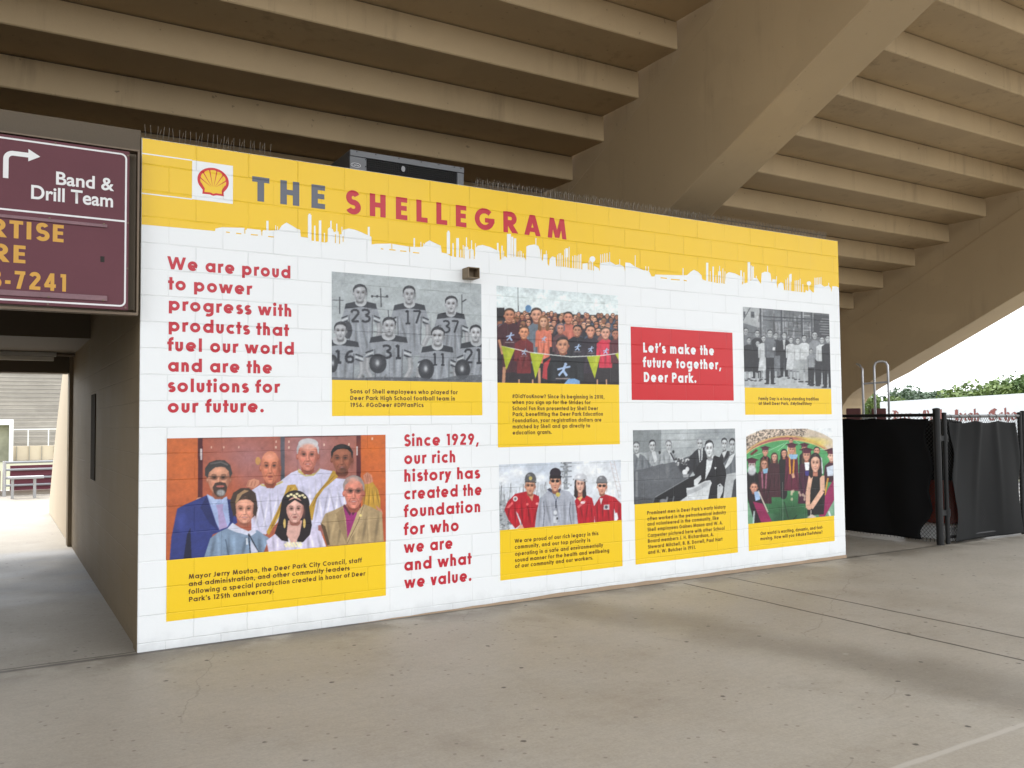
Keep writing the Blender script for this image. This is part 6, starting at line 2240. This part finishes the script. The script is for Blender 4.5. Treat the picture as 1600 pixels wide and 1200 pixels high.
fabric('wind_screen', (10.13, 0.0), (11.92, 0.0), 0.025, 1.67, g0, g1, M_SCREEN_R, gate, -1, 0.030, 8, 110, 70, lambda s: .02 + .03 * abs(math.sin(s * 9.5)))
tb = MB()
for x in (10.22, 10.42, 10.66, 10.9, 11.12, 11.3, 11.55, 11.8):
    tb.tube([(x, -.03, 1.66), (x, -.027, 1.72), (x + .01, 0, 1.741), (x + .01, .027, 1.70)], .004, 4)
tb.build('screen_ties', M_BLACKSTEEL, gate)
for z in (0.42, 1.42):
    hb = MB().box(9.985, 10.07, -.018, .018, z - .035, z + .035)
    hb.tube([(10.10, 0, z - .05), (10.10, 0, z + .05)], .042, 10)
    hb.build('hinge', M_BLACKSTEEL, gate)
fr2 = empty('fence_run', (13, 0, 0), 'black screened fence continuing past the gate at the far right', 'fence')
fpost(12.02, 0.0, .034, 1.79, fr2)
fpost(15.0, 0.0, .034, 1.79, fr2)
MB().tube([(12.05, 0, 1.735), (15.0, 0, 1.735)], .022, 8).build('top_rail', M_BLACKSTEEL, fr2)
link_mesh((12.06, 0.0), (15.0, 0.0), 0.05, 1.73).build('link_mesh', M_LINK, fr2)
fabric('wind_screen', (12.05, 0.0), (15.0, 0.0), 0.06, 1.68, lambda t: .10, lambda t: .05, M_SCREEN_R, fr2, -1, 0.03, 11, 60, 30)

# red drum under a black cover on a low white box, glimpsed through the gap at the gate post
c0 = far(1474, 765, 13.95)


def lathe(pr, cx, cy, z0, n_=24):
    vs = [(cx + r_ * math.cos(2 * math.pi * k / n_), cy + r_ * math.sin(2 * math.pi * k / n_), z0 + z_) for z_, r_ in pr for k in range(n_)]
    fs = [(i * n_ + k, i * n_ + (k + 1) % n_, (i + 1) * n_ + (k + 1) % n_, (i + 1) * n_ + k) for i in range(len(pr) - 1) for k in range(n_)]
    fs += [tuple(range(n_ - 1, -1, -1)), tuple(range((len(pr) - 1) * n_, len(pr) * n_))]
    return MB().add(vs, fs)


dr = lathe([(0.0, .24), (.02, .27), (.10, .29), (.28, .30), (.45, .305), (.60, .295), (.70, .27)], c0[0], c0[1], .20).build('drum', surf('rusty red plastic', (0.22, 0.030, 0.014), 0.45, 0.25), None, smooth=False)
tag(dr, 'rusty red drum under a black cover, glimpsed through the gap at the gate post', 'drum')
lathe([(0.0, .33), (.10, .335), (.45, .34), (.70, .33), (.82, .26), (.86, .08)], c0[0], c0[1], .82).build('cover', M_SCREEN_L, dr)
wb = MB().box(c0[0] - .42, c0[0] + .42, c0[1] - .35, c0[1] + .35, 0.0, .175)
wb.box(c0[0] - .45, c0[0] + .45, c0[1] - .38, c0[1] + .38, .176, .199)
tag(wb.build('storage_box', M_WHITE, None, bevel=0.01), 'low white box under the red drum behind the black gate', 'box')

# ================================================================== things beyond the fence
hoop = empty('ladder_rail', (12.4, 2.6, 0), 'silver pipe ladder rails rising above the black fence', 'ladder rail')


def fz(px_, py_, d_):
    return far(px_, py_, d_)


DL = 16.2
pA, pB, pC = fz(1349, 640, DL), fz(1367.5, 640, DL), fz(1389, 640, DL)
zt_ = fz(1378, 564.5, DL)[2]


def vpt(p_, z):
    return (p_[0], p_[1], z)


mb = MB()
mid = [(pB[0] * (1 - k) + pC[0] * k, pB[1] * (1 - k) + pC[1] * k) for k in (.12, .35, .65, .88)]
mb.tube([vpt(pB, 0), vpt(pB, zt_ - .16), vpt(pB, zt_ - .08), (mid[0][0], mid[0][1], zt_ - .02), (mid[1][0], mid[1][1], zt_), (mid[2][0], mid[2][1], zt_), (mid[3][0], mid[3][1], zt_ - .02), vpt(pC, zt_ - .08), vpt(pC, zt_ - .16), vpt(pC, 0)], .020, 8)
mb.build('hoop', M_GALV, hoop, smooth=True)
pA2 = fz(1341, 640, DL + .2)
mb = MB()
mb.tube([vpt(pA, 0), vpt(pA, zt_ - .22), vpt(pA, zt_ - .12), ((pA[0] + pA2[0]) / 2, (pA[1] + pA2[1]) / 2, zt_ - .05), (pA2[0], pA2[1], zt_ - .02)], .020, 8)
mb.build('curved_rail', M_GALV, hoop, smooth=True)
zc_ = fz(1380, 597, DL)[2]
mb = MB()
mb.tube([vpt(pA, zc_ - .02), vpt(pB, zc_ - .01), vpt(pC, zc_)], .016, 8)
for z in (.3, .65, 1.0, 1.35, 1.7):
    mb.tube([vpt(pA, z), vpt(pB, z)], .014, 6)
mb.build('rung', M_GALV, hoop)

for i, (a_, b_, lab) in enumerate(((1322, 1345, 'dark red padded block just above the fence, hard against the painted wall'), (1361.5, 1384.5, 'dark red padded block above the fence behind the ladder rails'))):
    p0, p1 = far(a_, 638, 19.0), far(b_, 638, 19.0)
    zz_ = far((a_ + b_) / 2, 638, 19.0)[2]
    d_ = p1 - p0
    u_ = d_[:2] / np.hypot(*d_[:2])
    n2 = np.array([-u_[1], u_[0]]) * .3
    q = [(p0[0], p0[1]), (p1[0], p1[1]), (p1[0] + n2[0], p1[1] + n2[1]), (p0[0] + n2[0], p0[1] + n2[1])]
    mb = MB().add([(x, y, 0) for x, y in q] + [(x, y, zz_) for x, y in q], [(3, 2, 1, 0), (4, 5, 6, 7), (0, 1, 5, 4), (1, 2, 6, 5), (2, 3, 7, 6), (3, 0, 4, 7)])
    o = mb.build('padded_block', surf('dark red pad', (0.085, 0.022, 0.02), 0.6, 0.3, 6, 60, 0.1), None, bevel=0.02)
    tag(o, lab, 'padded block')

# white wall with blackletter
wa, wb_ = far(1375, 627, 38.0), far(1600, 616, 28.0)
dv = (wb_ - wa)[:2]
LW = np.hypot(*dv)
wu = dv / LW
wnrm = np.array([wu[1], -wu[0]])
if wnrm @ (CAM[:2] - wa[:2]) < 0:
    wnrm = -wnrm
ZW = (wa[2] + wb_[2]) / 2


def wq(s, off, z):
    q = wa[:2] + wu * s + wnrm * off
    return (q[0], q[1], z)


mb = MB()
c8 = [wq(0, 0, 0), wq(LW + 7, 0, 0), wq(LW + 7, -.25, 0), wq(0, -.25, 0), wq(0, 0, ZW), wq(LW + 7, 0, ZW), wq(LW + 7, -.25, ZW), wq(0, -.25, ZW)]
mb.add(c8, [(3, 2, 1, 0), (4, 5, 6, 7), (0, 1, 5, 4), (1, 2, 6, 5), (2, 3, 7, 6), (3, 0, 4, 7)])
ww_ = mb.build('lettered_wall', surf('weathered white wall paint', (0.40, 0.425, 0.46), 0.6, 0.06, 0.6, 30, 0.05), None)
tag(ww_, 'long white wall with red blackletter lettering, behind the fence and in front of the trees', 'wall')

# blackletter: broken strokes of a slanted broad pen (x-height 1, capitals 1.5)
BLK_ = {
    'e': (.72, [[(.12, .72), (.12, .25), (.30, .06), (.55, .22)], [(.12, .75), (.34, .96), (.56, .74), (.20, .48)]]),
    'r': (.62, [[(.02, .85), (.14, .95), (.14, .05), (.28, .0)], [(.14, .82), (.34, .97), (.50, .82)], [(.0, .04), (.14, .05)]]),
    'a': (.76, [[(.12, .86), (.34, .97), (.54, .82), (.54, .12), (.68, .02)], [(.54, .50), (.24, .50), (.12, .32), (.12, .14), (.28, .02), (.54, .2)]]),
    'k': (.76, [[(.02, 1.45), (.16, 1.52), (.16, .05), (.28, .0)], [(.16, .60), (.42, .92), (.54, .78), (.24, .55)], [(.30, .52), (.56, .08), (.68, .04)]]),
    'i': (.40, [[(.04, .85), (.16, .96), (.16, .10), (.30, .0)], [(.12, 1.22), (.24, 1.32)]]),
    'g': (.74, [[(.56, .86), (.30, .97), (.12, .78), (.12, .25), (.30, .04), (.54, .2)], [(.56, .92), (.56, -.20), (.36, -.42), (.08, -.30)]]),
    'h': (.76, [[(.02, 1.45), (.16, 1.52), (.16, .05), (.26, .0)], [(.16, .76), (.38, .97), (.56, .80), (.56, .10), (.44, -.20)]]),
    'c': (.64, [[(.52, .84), (.34, .96), (.12, .76), (.12, .25), (.30, .04), (.54, .18)]]),
    'o': (.74, [[(.34, .97), (.12, .78), (.12, .22), (.34, .03), (.58, .22), (.58, .78), (.34, .97)]]),
    'l': (.40, [[(.04, 1.45), (.17, 1.52), (.17, .08), (.30, .0)]]),
    'D': (1.2, [[(.02, 1.30), (.30, 1.46), (.62, 1.42), (.98, 1.10), (.98, .38), (.66, .04), (.30, .02), (.04, .14)], [(.34, 1.40), (.26, 1.0), (.30, .06)], [(.52, 1.36), (.52, .10)], [(.0, 1.5), (.20, 1.36)]]),
    'P': (1.15, [[(.0, 1.30), (.26, 1.46), (.56, 1.36), (.84, 1.46), (.98, 1.10), (.86, .66), (.56, .54), (.40, .66)], [(.28, 1.42), (.20, .9), (.26, .06), (.02, -.05)], [(.50, 1.36), (.46, .1), (.62, .0)]]),
    'H': (1.3, [[(.0, 1.36), (.26, 1.48), (.44, 1.36), (.70, 1.50)], [(.24, 1.44), (.18, .8), (.24, .08), (.0, .0)], [(.44, 1.36), (.42, .10), (.56, .0)], [(.46, .80), (.78, 1.0), (1.0, .80), (1.02, .2), (.84, -.16)]]),
    'S': (1.15, [[(.98, 1.26), (.66, 1.48), (.30, 1.30), (.34, .98), (.80, .72), (.94, .40), (.66, .04), (.26, .06), (.04, .28)], [(.56, 1.40), (.52, .12)], [(.10, 1.10), (.10, .72), (.36, .62)], [(.72, 1.34), (.72, .90)]]),
}


def black(mb, word, s0, s1, z, xh):
    tot = sum(BLK_[c][0] + .06 for c in word) - .06
    k = (s1 - s0) / tot
    x = 0
    nib = (.112, .070)
    q = 0
    for c in word:
        adv, st = BLK_[c]
        for pl__ in st:
            for (xa_, ya_), (xb_, yb_) in zip(pl__[:-1], pl__[1:]):
                q += 1
                if (xb_ - xa_) * nib[1] - (yb_ - ya_) * nib[0] > 0:
                    xa_, ya_, xb_, yb_ = xb_, yb_, xa_, ya_
                P4 = [(xa_ - nib[0], ya_ - nib[1]), (xa_ + nib[0], ya_ + nib[1]), (xb_ + nib[0], yb_ + nib[1]), (xb_ - nib[0], yb_ - nib[1])]
                mb.add([wq(s0 + (x + px_) * k, .006 + (q % 9) * .0006, z + py_ * xh) for px_, py_ in P4], [(0, 1, 2, 3)])
        x += adv + .06


def ws(px_, py_):
    """where a sighted direction meets the white wall"""
    d = ray(px_, py_)
    t = ((wa[:2] - CAM[:2]) @ wnrm) / (d[:2] @ wnrm)
    q = CAM + d * t
    return (q[:2] - wa[:2]) @ wu, q[2]


mb = MB()
for word, xa_, xb_, yt_ in (('Deer', 1395, 1424.5, 641), ('Park', 1441, 1477, 640.3), ('High', 1491, 1530.5, 639.5), ('School', 1545, 1607, 637.5)):
    s0_, zt1 = ws(xa_, yt_)
    s1_, zt2 = ws(xb_, yt_)
    xh_ = .235
    black(mb, word, s0_, s1_, (zt1 + zt2) / 2 - 1.5 * xh_, xh_)
mb.build('lettering', surf('brick red lettering', (0.115, 0.014, 0.010), 0.6, 0.1), ww_)

# ================================================================== trees


def leaf_mat(name, c1, c2):
    m, nt, b = new_mat(name)
    tc = nd(nt, 'ShaderNodeTexCoord')
    n1 = noise(nt, tc.outputs['Object'], 1.1, 3)
    n2 = noise(nt, tc.outputs['Object'], 9.0, 2)
    c = mix_col(nt, ramp(nt, math_node(nt, 'MULTIPLY_ADD', n2, .5, math_node(nt, 'MULTIPLY', n1, .5)), .35, .65), c1, c2)
    nt.links.new(c, b.inputs['Base Color'])
    b.inputs['Roughness'].default_value = .6
    return m


LM = [leaf_mat('bright foliage', (0.06, 0.105, 0.022), (0.12, 0.17, 0.04)), leaf_mat('mid green foliage', (0.05, 0.095, 0.025), (0.09, 0.15, 0.035)), leaf_mat('dark blue green foliage', (0.035, 0.065, 0.035), (0.06, 0.10, 0.05))]
M_BARK = surf('grey bark', (0.10, 0.08, 0.06), 0.9, 0.3, 5, 30, 0.4)


def tree(x, y, h_, rad, mi, lab, base=0.0, leaf=.16, n=1700, seed=1, nm='tree'):
    rg_ = random.Random(seed)
    t = empty(nm, (x, y, 0), lab, 'tree', 'trees beyond the white wall')
    mb = MB()
    mb.tube([(x, y, -.02), (x + .05, y, h_ * .3), (x - .04, y + .05, h_ * .62)], [h_ * .035, h_ * .026, h_ * .012], 8)
    tips = []
    for i in range(7):
        a = rg_.uniform(0, 6.28)
        z0_ = h_ * rg_.uniform(.28, .5)
        r_ = rad * rg_.uniform(.4, .8)
        e = (x + r_ * math.cos(a), y + r_ * math.sin(a), h_ * rg_.uniform(.5, .9))
        mb.tube([(x, y, z0_), ((x + e[0]) / 2, (y + e[1]) / 2, (z0_ + e[2]) / 2 + .1 * h_), e], [h_ * .014, h_ * .009, h_ * .004], 5)
        tips.append(e)
    mb.build('trunk', M_BARK, t)
    cl = [(e[0], e[1], e[2], rad * rg_.uniform(.28, .5)) for e in tips]
    for i in range(13):
        a, q = rg_.uniform(0, 6.28), rad * rg_.uniform(0, .8) ** .7
        cl.append((x + q * math.cos(a), y + q * math.sin(a), h_ * rg_.uniform(.36, .86), rad * rg_.uniform(.25, .45)))
    cl.append((x + rg_.uniform(-.2, .2) * rad, y, h_ * .90, rad * .3))
    cr = MB()
    for i in range(n):
        cx, cy, cz, cr_ = rg_.choice(cl)
        d = Vector((rg_.gauss(0, 1), rg_.gauss(0, 1), rg_.gauss(0, 1))).normalized()
        k = cr_ * rg_.uniform(.45, 1.08)
        p0 = Vector((cx, cy, cz)) + Vector((d.x * k, d.y * k, d.z * k * .75))
        u = Vector((rg_.gauss(0, 1), rg_.gauss(0, 1), rg_.gauss(0, .6))).normalized()
        w = u.cross(Vector((rg_.gauss(0, 1), rg_.gauss(0, 1), rg_.gauss(0, 1)))).normalized()
        s = leaf * rg_.uniform(.6, 1.4)
        cr.add([p0 - u * s, p0 - w * s * .5, p0 + u * s, p0 + w * s * .5], [(0, 1, 2, 3)])
    cr.build('crown', LM[mi], t)


TREES = [  # sight x, sight y of the top, distance, crown radius, leaves, words
    (1361, 612, 44, 1.5, 0, 'light green small tree behind the ladder rails', .12), (1391, 616, 46, 1.1, 0, 'low light green bush at the left end of the white wall', .12),
    (1408, 610, 96, 3.4, 2, 'dark blue green tree at the left end of the row behind the white wall', .30), (1432, 609, 100, 3.2, 2, 'dark round tree with the highest crown above the first two red words', .30),
    (1461, 613, 105, 3.2, 2, 'dull low tree above the corner fence post', .30), (1486, 613, 105, 3.0, 2, 'dull low tree just right of the corner fence post', .30),
    (1508, 612, 90, 2.8, 1, 'mid green tree above the third red word', .27), (1528, 607, 85, 2.9, 2, 'dark tree partly hidden behind the bright crown', .27),
    (1553, 599, 74, 3.6, 0, 'broad bright green crown standing high above the white wall', .24), (1586, 598, 80, 2.7, 1, 'mid green tree beside the bright broad crown', .25),
    (1606, 584, 78, 3.6, 1, 'tallest green tree, cut by the right edge of the picture', .25), (1512, 616, 68, 1.8, 0, 'small bright bush peeping over the white wall', .2)]
for i, (px_, py_, d_, rd_, mi_, lab_, lf_) in enumerate(TREES):
    q = far(px_, py_, d_)
    tree(q[0], q[1], q[2] * .93, rd_, mi_, lab_, leaf=lf_ * .8, n=4200, seed=20 + i)
# woods further right and behind the field, out of the straight view
